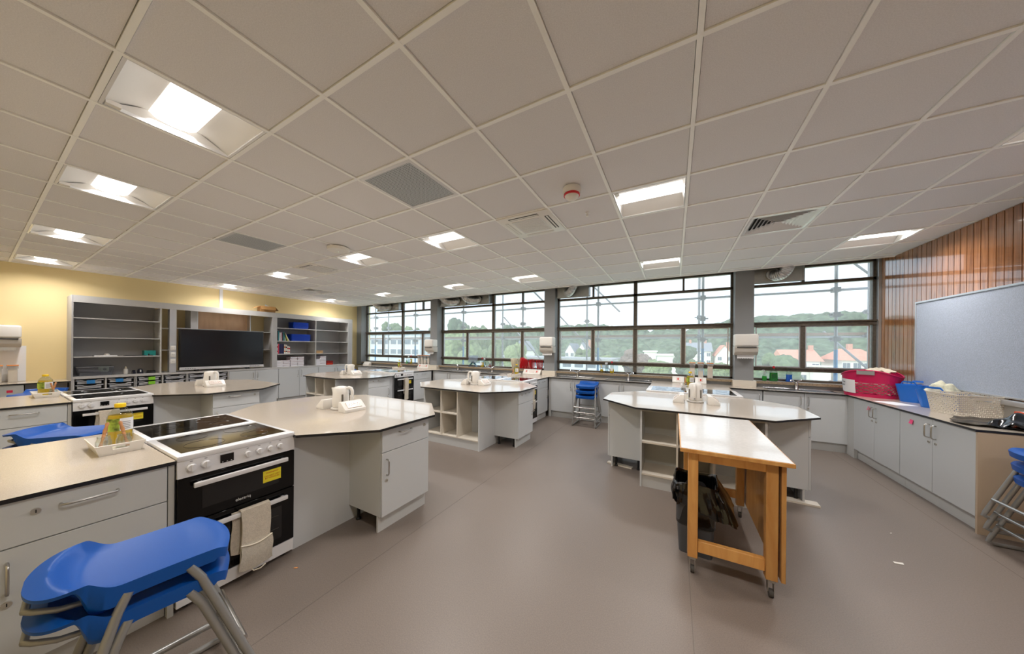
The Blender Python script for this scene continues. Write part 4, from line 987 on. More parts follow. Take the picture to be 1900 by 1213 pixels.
# oil trays -----------------------------------------------------------------------
def tray_set(x, y, rz, n, bottle, jars):
    t = thing('white_tray', 'white handled tray of oil and brushes on the worktop of the ' + n, 'tray', (x, y, WT), rz, 'white worktop trays')
    # local: short side with the slot faces -y
    w, d, h, fl, th = .155, .30, .062, .018, .004
    W_, D_ = w / 2, d / 2
    mb = MB().box(-W_, W_, -D_, D_, 0, th)
    def wall(a, b, a2, b2, cut=None):       # from base edge a-b to rim edge a2-b2
        a, b, a2, b2 = (Vector(p) for p in (a, b, a2, b2)); nrm = (b - a).cross(a2 - a).normalized() * th
        def P(u, v): return a * (1 - u) * (1 - v) + b * u * (1 - v) + a2 * (1 - u) * v + b2 * u * v
        cells = [(0, 1, 0, 1)] if not cut else [(0, cut[0], 0, 1), (cut[1], 1, 0, 1), (cut[0], cut[1], 0, cut[2]), (cut[0], cut[1], cut[3], 1)]
        for u0_, u1, v0, v1 in cells:
            q = [P(u0_, v0), P(u1, v0), P(u1, v1), P(u0_, v1)]
            mb.add([tuple(p) for p in q] + [tuple(p - nrm) for p in q], [(0, 1, 2, 3), (7, 6, 5, 4), (0, 4, 5, 1), (1, 5, 6, 2), (2, 6, 7, 3), (3, 7, 4, 0)])
    c0 = [(-W_, -D_, 0), (W_, -D_, 0), (W_, D_, 0), (-W_, D_, 0)]
    c1 = [(-W_ - fl, -D_ - fl, h), (W_ + fl, -D_ - fl, h), (W_ + fl, D_ + fl, h), (-W_ - fl, D_ + fl, h)]
    for i in range(4):
        j = (i + 1) % 4
        wall(c0[i], c0[j], c1[i], c1[j], (.32, .68, .5, .8) if i in (0, 2) else None)
    part('tray_body', mb, whitep_m, t)
    R_ = Matrix.Rotation(rz, 4, 'Z')
    def at(dx, dy): v = R_ @ Vector((dx, dy, 0)); return (x + v.x, y + v.y, WT + th)
    b = thing('oil_bottle', 'big clear bottle of yellow oil with yellow cap, tray of the ' + n, 'bottle', at(*bottle), rz, 'oil bottles')
    part('bottle_body', MB().lathe([(.046, 0), (.05, .008), (.05, .07), (.047, .08), (.05, .09), (.05, .18), (.045, .205), (.028, .232), (.021, .242), (.021, .252)], 24, sx=1.1, sy=.9), bottle_m, b, smooth=50)
    part('oil', MB().lathe([(.042, .004), (.046, .01), (.046, .18), (.043, .196)], 20, sx=1.1, sy=.9), oil_m, b, smooth=50)
    part('cap', MB().lathe([(.024, .244), (.025, .262), (.023, .268)], 18), mat('yellow_cap', (246, 206, 20), .4), b, smooth=40)
    def lab_(a0, a1): return MB().sheet(lambda u, v: (.0565 * math.cos(a0 + (a1 - a0) * u), .0465 * math.sin(a0 + (a1 - a0) * u), .095 + .08 * v), 8, 1)
    part('green_label', lab_(-PI * .95, -PI * .55), mat('green_yellow_label', (150, 172, 60), .5, noise=(28, .7)), b, smooth=60)
    part('white_label', lab_(-PI * .55, -PI * .15), paper_m, b, smooth=60)
    for q in range(5): part('label_line', MB().sheet(lambda u, v: (.0572 * math.cos(-PI * (.5 - .22 * u)), .0472 * math.sin(-PI * (.5 - .22 * u)), .105 + q * .011 + .004 * v), 4, 1), mat('label_grey_print', (130, 130, 132), .6), b)
    for k, (dx, dy) in enumerate(jars):
        j = thing('glass_jar', '%s in the oil tray of the %s' % (['glass jar with a wooden pastry brush', 'glass jar with an orange-handled brush'][k], n), 'jar', at(dx, dy), rz, 'brush jars')
        part('jar_body', MB().lathe([(.03, 0), (.032, .006), (.032, .06), (.025, .075), (.026, .09), (.024, .09), (.023, .076), (.029, .058), (.029, .008)], 18), clear('jar_glass', (249, 251, 250), .25), j, smooth=50)
        br = thing('pastry_brush', '%s standing in the %s jar, tray of the %s' % (['light wooden pastry brush', 'orange-handled pastry brush'][k], ['plain', 'second'][k], n), 'brush', at(dx, dy), rz + (.4, 2.6)[k], 'pastry brushes')
        ax = Vector((.035, 0, .16)); p0 = Vector((-.018, 0, .012)); 
        part('handle', MB().tube([p0, p0 + ax * .3, p0 + ax * .55], .006, 8, radii=[.011, .005, .008]), mat('brush_bristle', (206, 150, 104), .8, noise=(60, .2)), br, smooth=60)
        part('brush_head', MB().tube([p0 + ax * .5, p0 + ax * .7, p0 + ax * .82, p0 + ax * .95, p0 + ax * 1.0], .009, 8, radii=[.006, .010, .0065, .009, .004]), mat('brush_wood', (190, 134, 86), .5, noise=(30, .15)), br, smooth=60)
tray_set(-3.10, .45, PI / 2, SHORT[1], (.035, .10), ((-.045, -.02), (.03, -.03)))
tray_set(-6.86, .47, PI / 2, SHORT[2], (.0, .03), ((.05, -.07), (.04, -.12)))
tray_set(.20, 5.78, 0, SHORT[5], (.04, .08), ((-.04, -.02), (-.02, .1)))
tray_set(-3.20, 5.98, 0, SHORT[3], (.03, .06), ((-.04, .0), (.03, -.08)))
tray_set(-6.90, 5.90, PI / 2, SHORT[4], (.03, .0), ((-.04, -.08), (.03, -.1)))

# isolator boxes against the window wall
def isolator(x, y, w, lab, red=(-.6, .6)):
    t = thing('isolator_box', lab, 'switch box', (x, y, WT), 0, 'cooker switch boxes')
    part('housing', MB().xprism([(.05, 0), (-.07, 0), (-.07, .02), (.0, .115), (.05, .115)], -w / 2, w / 2), whitep_m, t, bevel=.003)
    s = Vector((0, .07, .095)).normalized(); nn = Vector((0, -.095, .07)).normalized(); c = Vector((0, -.035, .0675))
    def slab(u0, u1, v0, v1, h): 
        P = [tuple(c + Vector((u, 0, 0)) + s * v + nn * q) for q in (0, h) for u, v in ((u0, v0), (u1, v0), (u1, v1), (u0, v1))]
        return MB().add(P, [(3, 2, 1, 0), (4, 5, 6, 7), (0, 1, 5, 4), (1, 2, 6, 5), (2, 3, 7, 6), (3, 0, 4, 7)])
    for q in red:
        u = q * w / 2
        p = part('switch_plate', slab(u - .04, u + .04, -.038, .038, .006), mat('socket_white', (226, 214, 206)), t)
        part('red_rocker', slab(u - .012, u + .012, -.02, .02, .012), mat('switch_red', (214, 40, 20), .4), p)
    if len(red) > 1: part('socket_plate', slab(-.075, .075, -.035, .035, .005), mat('socket_white', (226, 214, 206)), t)
isolator(-3.06, 6.66, .46, 'white box with two red cooker switches beneath the red chopping boards')
isolator(-6.68, 6.66, .44, 'white box with two red cooker switches beneath the far flour canisters')
isolator(.07, 6.66, .20, 'white box with one red switch behind the trolley island, on the bookless sink side', (0,))
isolator(.44, 6.66, .18, 'white box with one red switch behind the trolley island, below the flour canisters', (0,))
isolator(-9.3, 6.62, .3, 'pale grey socket box in the window corner beside the shelving wall', ())

# ---------------------------------------------------------------- on the window sills
SZ = .989
def bottle(x, kind, liquid, lab, cap, h=.24, r=.036, fill=.5, y=6.79):
    t = thing('bottle', lab, 'bottle', (x, y, SZ), 0, 'washing bottles on the sill')
    s = h / .24
    if kind == 'pump':
        part('bottle_body', MB().lathe([(r * .9, 0), (r, .008), (r * .95, .09 * s), (r * .55, .125 * s), (.012, .14 * s)], 18), bottle_m, t, smooth=50)
        part('liquid', MB().lathe([(r * .84, .004), (r * .92, .01), (r * .9, .09 * s * fill * 2)], 18), liquid, t, smooth=50)
        part('pump', MB().cyl((0, 0, .14 * s), (0, 0, .165 * s), .013, 12).cyl((0, 0, .165 * s), (0, 0, .2 * s), .005, 8).tube([(0, 0, .2 * s), (-.02, -.004, .205 * s), (-.04, -.006, .195 * s)], .007, 8), cap, t, smooth=50)
    elif kind == 'squeeze':
        part('bottle_body', MB().lathe([(r, 0), (r * 1.08, .01), (r * 1.05, .08 * s), (r, .14 * s), (r * .7, .19 * s), (.016, .215 * s)], 18, sx=1.15, sy=.75), bottle_m, t, smooth=50)
        part('liquid', MB().lathe([(r * .95, .004), (r * 1.02, .012), (r * 1.0, .08 * s), (r * .95, .14 * s * fill * 2)], 18, sx=1.15, sy=.75), liquid, t, smooth=50)
        part('cap', MB().lathe([(.018, .21 * s), (.02, .228 * s), (.012, .25 * s)], 14), cap, t, smooth=40)
        part('label_patch', MB().box(-r * .7, r * .7, -r * .84, -r * .80, .05 * s, .12 * s), mat('dark_green_label', (16, 92, 40), .5) if kind == 'squeeze' and r > .045 else paper_m, t)
    else:
        part('bottle_body', MB().lathe([(r, 0), (r * 1.02, .01), (r * .9, .09 * s), (r, .12 * s), (r * .6, .18 * s), (.016, .2 * s)], 18, sx=1.1, sy=.8), bottle_m, t, smooth=50)
        part('liquid', MB().lathe([(r * .95, .004), (r * .98, .01), (r * .86, .09 * s), (r * .95, .12 * s)], 18, sx=1.1, sy=.8), liquid, t, smooth=50)
        part('trigger_head', MB().box(-.03, .018, -.011, .011, .2 * s, .235 * s).box(-.036, -.03, -.006, .006, .17 * s, .225 * s).cyl((0, 0, .19 * s), (0, 0, .21 * s), .014, 12), cap, t, bevel=.002)
    return t
green_m = clear('green_liquid', (80, 220, 104), .1, .6); dgreen_m = clear('deep_green_liquid', (14, 190, 76), .1, .65); lblue_m = clear('blue_liquid', (64, 160, 246), .1, .65)
yel_m = clear('yellow_liquid', (250, 222, 20), .1, .6); amber_m = clear('amber_liquid', (236, 206, 90), .1, .2); cl_m = clear('water_liquid', (232, 240, 244), .05); rs_m = clear('rose_liquid', (240, 190, 180), .1, .2)
redcap, clearcap, whcap = mat('red_cap', (190, 24, 36), .4), mat('pale_cap', (210, 216, 220), .4), whitep_m
bottle(1.41, 'pump', green_m, 'small clear pump bottle of light green soap', clearcap, .22, .036)
bottle(1.535, 'squeeze', dgreen_m, 'bright green washing-up liquid bottle with red cap', redcap, .255, .05, .5)
bottle(1.74, 'spray', lblue_m, 'clear spray bottle of blue cleaner', bottle_m, .25, .042)
bottle(-1.42, 'pump', amber_m, 'amber pump soap bottle behind the blue stools', mat('amber_pump', (220, 196, 110), .4), .21, .038)
bottle(-1.31, 'spray', cl_m, 'clear spray bottle between amber soap and yellow liquid', clearcap, .24, .033)
bottle(-1.20, 'squeeze', yel_m, 'half-empty yellow washing-up liquid with red cap behind the blue stools', redcap, .255, .036, .3)
bottle(-4.635, 'squeeze', yel_m, 'yellow washing-up liquid with red cap next to the cookbook stand', redcap, .255, .04, .45)
bottle(-4.55, 'spray', cl_m, 'clear spray bottle next to the yellow liquid by the cookbook stand', clearcap, .25, .033)
bottle(-4.385, 'pump', rs_m, 'small rose soap pump bottle close to the centre mullion', whcap, .20, .034)
bottle(-7.57, 'squeeze', green_m, 'small green bottle on the far sill', clearcap, .17, .026)
bottle(-7.475, 'spray', cl_m, 'clear spray bottle on the far sill', clearcap, .25, .032)
bottle(-7.37, 'squeeze', yel_m, 'yellow washing-up liquid with red cap on the far sill', redcap, .26, .034)
ck = thing('cookbook_stand', 'clear acrylic cookbook stand on the sill under two ducts', 'book stand', (-4.945, 6.79, SZ))
part('clear_panel', MB().sheet(lambda u, v: (-.155 + .31 * u, .03 - .06 * (1 - v), .12 + .19 * v), 1, 1, th=.006), clear('acrylic', (226, 234, 246), .2, .25), ck)
for s in (-1, 1): part('leg', MB().add([(0, -.03, .13), (s * .125, -.03, 0), (s * .145, -.03, 0), (s * .015, -.03, .15), (0, .03, .13), (s * .125, .03, 0), (s * .145, .03, 0), (s * .015, .03, .15)], [(0, 1, 2, 3), (7, 6, 5, 4), (0, 4, 5, 1), (1, 5, 6, 2), (2, 6, 7, 3), (3, 7, 4, 0)]), clear('acrylic_edge', (120, 160, 176), .2, .3), ck)
# chopping boards
crm = mat('cream_board', (236, 226, 204), .55); rdb = mat('red_board', (212, 22, 36), .5)
def board(x, m, lab, grp, rot, w=.30, h=.25, z=SZ + .02):
    t = tag(link('chopping_board', MB().box(-.0045, .0045, -.05, w - .05 - .12, 0, h).mesh('chopping_board', m, None, .002, 1), None, (x, 6.76, z), 0, rot=(0, rot[0], rot[1])), lab, 'chopping board', grp); return t
for k in range(8): board(-3.66 + k * .027, crm, 'cream chopping board in the fan next to the red boards, %s from the bottle side' % ['first', 'second', 'third', 'fourth', 'fifth', 'sixth', 'seventh', 'last'][k], 'cream chopping boards', (-.16 + .05 * k, .05 + .06 * k))
for k in range(9): board(-3.44 + k * .033, rdb, 'red chopping board in the leaning fan, %s from the cream boards' % ['first', 'second', 'third', 'fourth', 'fifth', 'sixth', 'seventh', 'eighth', 'ninth'][k], 'red chopping boards', (.10 - .03 * k, -.05 + .06 * k), h=.275 - .009 * k)
for k in range(5): board(-3.17 + k * .028, rdb, 'red chopping board in the upright middle group, %s' % ['first', 'second', 'third', 'fourth', 'fifth'][k], 'red chopping boards', (-.04 + .03 * k, .25 + .04 * k), h=.225 + .008 * (k % 3))
for k in range(5): board(-2.97 + k * .03, rdb, 'red chopping board in the group against the column, %s' % ['first', 'second', 'third', 'fourth', 'fifth'][k], 'red chopping boards', (-.1 + .05 * k, .3), h=.22 + .01 * (k % 2))
rk = thing('board_rack', 'wire rack under the chopping boards', 'rack', (-3.24, 6.76, SZ))
part('rail', MB().cyl((-.44, -.05, .012), (.42, -.05, .012), .004, 8).cyl((-.44, .08, .012), (.42, .08, .012), .004, 8), steel_m, rk)
for k in range(12): part('wire', MB().tube([(-.42 + k * .075, -.05, .012), (-.42 + k * .075, -.05, .07), (-.42 + k * .075, .08, .07), (-.42 + k * .075, .08, .012)], .003, 6), steel_m, rk)

# ---------------------------------------------------------------- oven gloves on cooker handles
def glove(x, yc, rz, zbar, lab, front_len, w, pocket=True, back_off=-.02, one=False):
    """local frame like the cooker: handle bar at y=-.328 from the cooker centre"""
    t = thing('oven_glove', lab, 'oven glove', (x, 0, 0) if 0 else (x, yc, 0), rz, 'white oven gloves')
    yb = -.328; top = zbar + .019
    def strip(x0, ww, y, z0, z1, bow=.006, flare=0):
        return MB().sheet(lambda u, v: (x0 + (u - .5) * (ww + flare * v) + .004 * math.sin(6 * v), y - bow * math.sin(PI * v) - .003 * math.sin(u * 9 + v * 4), z1 + (z0 - z1) * v + (-.02 * math.sin(PI * u) + .02 if 0 else .014 * (2 * u - 1) ** 4 * v)), 8, 14, th=.008)
    part('front_band', strip(0, w, yb - .02, zbar - front_len, top), cloth_m, t, smooth=60)
    part('top_fold', MB().sheet(lambda u, v: ((u - .5) * w, yb - .02 + .04 * v, top + .008 * math.sin(PI * v)), 6, 6, th=.008), cloth_m, t, smooth=60)
    part('back_band', strip(back_off, w, yb + .019, zbar - front_len * .72, top, .0), cloth_m, t, smooth=60)
    if pocket:
        part('pocket', strip(.0, w + .012, yb - .032, zbar - front_len, zbar - front_len * .52, .012, .01), mat('glove_pocket_cloth', (206, 198, 184), .95, noise=(60, .06), bump=(180, .5)), t, smooth=60)
        zz = zbar - front_len * .52
        part('binding', MB().tube([((u / 10 - .5) * (w + .012), yb - .042 - .004 * math.sin(PI * u / 10), zz - .018 * math.sin(PI * u / 10)) for u in range(11)], .005, 6), mat('glove_binding', (232, 224, 206), .9), t, smooth=60)
        part('hanging_loop', MB().tube([(-w * .2, yb - .03, zbar - front_len + .005), (-w * .1, yb - .035, zbar - front_len - .02), (w * .1, yb - .05, zbar - front_len - .018), (w * .3, yb - .04, zbar - front_len - .012)], .004, 6), mat('glove_binding', (232, 224, 206)), t)
    return t
glove(ISL[1][0] + .303, .875 + .05, PI / 2, .452, 'white double oven glove on the lower handle of the front island cooker', .365, .155, True, -.035)
glove(ISL[2][0] + .303, .875 - .055, PI / 2, .725, 'beige oven glove on the upper handle of the cooker at the screen-facing island', .30, .15)
glove(ISL[4][0] + .303, ISL[4][1] + 1.76, PI / 2, .725, 'long narrow white oven glove on the cooker of the far island', .52, .12, False, 0)
glove(ISL[3][0] + .303, ISL[3][1] + 1.70, PI / 2, .725, 'white oven glove on the cooker behind the middle cubbyhole island', .40, .16, True, 0)

# ---------------------------------------------------------------- baskets and things on the plank wall counter
def perforated_basket(L, W_, H, flare, m, t, holes, inset=.0):
    """oval laundry basket as a ring of wall panels with oval holes cut as openings between cells"""
    NU, rows = holes
    def P(a, z, off=0):
        f = 1 + flare * z / H
        ex = 2.6
        c, s = math.cos(a), math.sin(a)
        rx, ry = (L / 2 - off) * f, (W_ / 2 - off) * f
        return (rx * abs(c) ** (2 / ex) * (1 if c >= 0 else -1), ry * abs(s) ** (2 / ex) * (1 if s >= 0 else -1), z)
    def rim(a): return H + .085 * (math.cos(2 * a) * -1 * .5 + .5)
    z0, z1 = H * .14, H * .70
    mb = MB(); th = .004
    def quad(pts):
        q = [P(a, z) for a, z in pts]; r = [P(a, z, th) for a, z in pts]; n = len(q)
        mb.add(q + r, [tuple(range(n)), tuple(range(n, 2 * n))[::-1]] + [(i, n + i, n + (i + 1) % n, (i + 1) % n) for i in range(n)])
    da = 2 * PI / NU; dz = (z1 - z0) / rows
    for i in range(NU * 2):
        a0, a1 = i * da / 2, (i + 1) * da / 2
        quad([(a0, 0), (a1, 0), (a1, z0), (a0, z0)]); quad([(a0, z1), (a1, z1), (a1, rim(a1)), (a0, rim(a0))])
    K = 12
    for r_ in range(rows):
        for i in range(NU):
            off = .5 * (r_ % 2); ac = (i + .5 + off) * da; zc = z0 + (r_ + .5) * dz
            ring = [(ac + math.cos(2 * PI * k / K + PI / 4 * 0) * da * .34, zc + math.sin(2 * PI * k / K) * dz * .32) for k in range(K)]
            sq = []
            for k in range(K):
                c, s = math.cos(2 * PI * k / K), math.sin(2 * PI * k / K); mx = max(abs(c), abs(s)); sq.append((ac + c / mx * da / 2, zc + s / mx * dz / 2))
            for k in range(K):
                quad([ring[k], sq[k], sq[(k + 1) % K], ring[(k + 1) % K]])
    bm = [P(2 * PI * k / 40, .004) for k in range(40)]
    mb.add(bm, [tuple(range(40))])
    part('basket_wall', mb, m, t)
    pts = [P(2 * PI * k / 48, rim(2 * PI * k / 48)) for k in range(48)]
    part('rim', MB().tube(pts, .009, 6, closed=True), m, t, smooth=60)
    return P, rim
ruby_m = mat('crimson_plastic', (196, 16, 82), .42)
lb = thing('laundry_basket', 'crimson laundry basket with oval holes and grey handles, filled with tea towels', 'basket', (2.485, 6.22, WT), math.radians(-38), 'counter baskets')
P_, rim_ = perforated_basket(.52, .33, .29, .10, ruby_m, lb, (26, 7))
gh = mat('grey_handle', (150, 150, 146), .4)
for s in (-1, 1):
    part('handle', MB().sheet(lambda u, v: (-.085 + .17 * u, s * .185, .315 + .06 * v - .03 * (1 - v) * math.sin(PI * u) * -1 * .0), 6, 1, th=.014), gh, lb, smooth=60)
tw_m = mat('tea_towel_cream', (226, 216, 196), .95, noise=(16, .12), bump=(90, .4)); tw2_m = mat('tea_towel_pattern', (216, 214, 190), .95, noise=(11, .28), bump=(90, .4))
def towel(loc, rz, w, d, hgt, lab, m, seed, grp='tea towels'):
    rr = random.Random(seed); ph = [rr.uniform(0, 6) for _ in range(6)]
    mb = MB().sheet(lambda u, v: ((u - .5) * w, (v - .5) * d, hgt * (math.sin(PI * u) ** .6 * math.sin(PI * v) ** .6) + .022 * abs(math.sin(7 * u + ph[0] + 3 * v)) + .018 * abs(math.sin(9 * v + ph[1] + 4 * u)) + .007 * math.sin(23 * u + ph[2] + 9 * v)), 34, 30, th=.007)
    return solo('tea_towel', mb, m, lab, 'tea towel', loc, rz, grp, smooth=70)
towel((2.485, 6.22, WT + .02), -.66, .42, .27, .26, 'crumpled patterned tea towels filling the crimson basket', tw2_m, 1)
towel((2.51, 6.18, WT + .29), -.7, .28, .22, .05, 'folded cream tea towel heaped on top in the crimson basket, window end lower', tw_m, 2)
towel((2.55, 6.18, WT + .335), -.2, .26, .2, .04, 'cream striped tea towel lying highest in the crimson basket', tw_m, 3)
lp = thing('basket_label', 'white paper label with dark lettering on the end of the crimson basket', 'label', (2.485, 6.22, WT), math.radians(-38))
part('paper', MB().sheet(lambda u, v: P_(PI * (1.05 + .36 * u), .06 + .19 * v - .02 * u, -.004), 12, 1, th=.001), paper_m, lp)
_a = P_(PI * 1.17, .175, -.007); _b = P_(PI * 1.23, .175, -.007); _rz = math.atan2(_b[1] - _a[1], _b[0] - _a[0])
text('label_lettering', 'r Tea\nwels', .042, text_dark_m, lp, tuple((Vector(_a) + Vector(_b)) / 2 + Vector((-.003, -.004, 0))), (PI / 2, 0, _rz))
bt = thing('blue_tub', 'small empty blue flexible tub with handle beside the crimson basket', 'tub', (2.70, 5.82, WT), math.radians(-48), 'blue flexible tubs')
def tub_body(w, d, h, fl): return tub(w, d, h, fl, .005, rcorner=min(w, d) * .38)
part('tub_body', tub_body(.21, .14, .225, .03), tubblue_m, bt, smooth=40)
def hoop(t, w, z, y, dip):
    part('handle', MB().sheet(lambda u, v: (-w + 2 * w * u, y * (1 + .04 * v), z - .012 + (dip + .012) * min(1, math.sin(PI * u) * 2.2) + .02 * v), 16, 1, th=.007), tubblue_m, t, smooth=60)
hoop(bt, .07, .222, -.098, .03); hoop(bt, .07, .222, .098, .03)
bt2 = thing('blue_tub', 'wider blue flexible tub stuffed with a patterned cloth, behind the cream basket', 'tub', (2.685, 5.33, WT), math.radians(-58), 'blue flexible tubs')
part('tub_body', tub_body(.29, .17, .205, .03), tubblue_m, bt2, smooth=40)
hoop(bt2, .085, .202, -.113, .03); hoop(bt2, .085, .202, .113, .03)
towel((2.685, 5.33, WT + .13), -1.0, .26, .19, .15, 'cream cloth with green leaf pattern stuffed in the wider blue tub', tw2_m, 5)
# cream woven-look basket: lattice walls
cb = thing('cream_basket', 'cream plastic lattice basket with cut-out handles on the counter', 'basket', (2.645, 4.95, WT), math.radians(6), 'counter baskets')
cb_m = mat('cream_lattice_plastic', (226, 218, 204), .5)
def lattice(a, b, a2, b2, nu, nv, hole):
    a, b, a2, b2 = (Vector(p) for p in (a, b, a2, b2)); nrm = (b - a).cross(a2 - a).normalized() * .003; mb = MB()
    def Q(u, v): return a * (1 - u) * (1 - v) + b * u * (1 - v) + a2 * (1 - u) * v + b2 * u * v
    def cell(u0, u1, v0, v1):
        q = [Q(u0, v0), Q(u1, v0), Q(u1, v1), Q(u0, v1)]
        mb.add([tuple(p) for p in q] + [tuple(p - nrm) for p in q], [(0, 1, 2, 3), (7, 6, 5, 4), (0, 4, 5, 1), (1, 5, 6, 2), (2, 6, 7, 3), (3, 7, 4, 0)])
    for i in range(nu):
        for j in range(nv):
            u0, u1, v0, v1 = i / nu, (i + 1) / nu, j / nv, (j + 1) / nv
            if hole and hole[0] < (u0 + u1) / 2 < hole[1] and hole[2] < (v0 + v1) / 2 < hole[3]: continue
            if hole and hole[0] - .04 < (u0 + u1) / 2 < hole[1] + .04 and hole[2] - .1 < (v0 + v1) / 2 < hole[3] + .1: cell(u0, u1, v0, v1); continue
            e = .36
            cu = [(u0, u0 + (u1 - u0) * (1 - e) / 1, v0, v0 + (v1 - v0) * e), (u0, u0 + (u1 - u0) * e, v0 + (v1 - v0) * e, v1), (u0 + (u1 - u0) * (1 - e), u1, v0, v0 + (v1 - v0) * .5)]
            for c in cu: cell(*c)
            if (i + j) % 2: cell(u0 + (u1 - u0) * e, u0 + (u1 - u0) * .75, v0 + (v1 - v0) * .45, v0 + (v1 - v0) * .75)
    return mb
a_, b2_ = .145, .155; A_, B_, Hh = .168, .182, .215
c0 = [(-a_, -b2_, 0), (a_, -b2_, 0), (a_, b2_, 0), (-a_, b2_, 0)]; c1 = [(-A_, -B_, Hh), (A_, -B_, Hh), (A_, B_, Hh), (-A_, B_, Hh)]
for i in range(4):
    j = (i + 1) % 4
    o = part('lattice_wall', lattice(c0[i], c0[j], c1[i], c1[j], 22 if i % 2 == 0 else 17, 11, (.36, .66, .70, .84) if i % 2 == 0 else None), cb_m, cb)
part('base', MB().box(-a_, a_, -b2_, b2_, 0, .004), cb_m, cb)
part('rim', MB().box(-A_ - .004, A_ + .004, -B_ - .006, -B_ + .006, Hh - .004, Hh + .006).box(-A_ - .004, A_ + .004, B_ - .006, B_ + .006, Hh - .004, Hh + .006).box(-A_ - .006, -A_ + .006, -B_, B_, Hh - .004, Hh + .006).box(A_ - .006, A_ + .006, -B_, B_, Hh - .004, Hh + .006), cb_m, cb)

solo('paper_sheet', MB().box(-.105, .105, -.15, .15, 0, .0008), paper_m, 'printed white paper sheet lying on the counter before the blue tubs', 'paper', (2.42, 5.55, WT), .25)
# bin bags on the end of the counter
solo('bin_bag', MB().sheet(lambda u, v: ((u - .5) * .52, (v - .5) * .40 + .04 * math.sin(5 * u), .006 + .010 * math.sin(7 * u + 2 * v) ** 2 + .008 * math.sin(11 * v) ** 2), 30, 20, th=.003), bag_m, 'flat folded black bin bag lying on the counter end', 'bin bag', (2.54, 4.46, WT), 1.3, 'black bin bags', smooth=50)
solo('bin_bag', MB().sheet(lambda u, v: ((u - .5) * .34, (v - .5) * .26, .012 + .085 * (math.sin(PI * u) * math.sin(PI * v)) ** .7 + .02 * math.sin(9 * u + 5 * v) + .014 * math.sin(15 * v - 4 * u)), 26, 22, th=.003), bag_m, 'crumpled black bin bag heaped on the counter end', 'bin bag', (2.62, 4.30, WT + .012), .7, 'black bin bags', smooth=40)
ob = thing('orange_box', 'orange and green carton at the picture edge on the plank wall counter', 'box', (2.735, 4.42, WT), PI / 2)
part('carton', MB().box(-.09, .09, -.05, .05, 0, .125), mat('orange_card', (232, 84, 36), .5), ob)
part('green_band', MB().box(-.092, -.03, -.052, .052, .02, .085), mat('green_card', (40, 150, 96), .5), ob)
part('top_label', MB().box(-.06, .06, -.035, .035, .125, .128), paper_m, ob)
def note(x, y, z, rz, lab, m=pink_m, w=.05, h=.045):
    tag(link('sticky_note', MB().sheet(lambda u, v: ((u - .5) * w, -.002 - .008 * (1 - v) ** 2, -h + h * v), 2, 4, th=.0008).mesh('sticky_note', m), None, (x, y, z), 0, rot=(0, .12, rz)), lab, 'note')
note(2.262, 5.70, .80, -PI / 2, 'pink sticky note on the cupboard door below the crimson basket')
note(2.262, 4.90, .80, -PI / 2, 'pink sticky note on the cupboard door below the cream basket')
note(-4.54, 6.272, .80, 0, 'rose sticky note on the cupboard door under the chopping board sill', mat('note_rose2', (244, 60, 100), .6), .06, .05)
note(-8.0, 6.272, .80, 0, 'rose sticky note on the cupboard door in the window corner', mat('note_rose2', (244, 60, 100)), .06, .05)
# scraps on the floor
for k, (x, y, rz, c, n) in enumerate(((1.44, 3.25, .3, (226, 222, 214), 'small white paper scrap on the floor by the plank wall cupboards'), (-2.30, 1.10, .6, (214, 150, 96), 'tiny orange crumb on the floor by the front cooker'), (1.62, 3.75, .8, (206, 202, 196), 'tiny white fleck on the floor next to the loose plinth board'))):
    solo('paper_scrap', MB().add([(-.028, -.008, .002), (.026, -.012, .002), (.034, .006, .004), (-.02, .012, .003), (-.028, -.008, .0005), (.026, -.012, .0005), (.034, .006, .0005), (-.02, .012, .0005)], [(0, 1, 2, 3), (7, 6, 5, 4), (0, 4, 5, 1), (1, 5, 6, 2), (2, 6, 7, 3), (3, 7, 4, 0)]), mat('scrap_%d' % k, c, .8), n, 'scrap', (x, y, .001), rz).scale = ((1, 1, 1), (.45, .45, 1), (.3, .3, 1))[k]
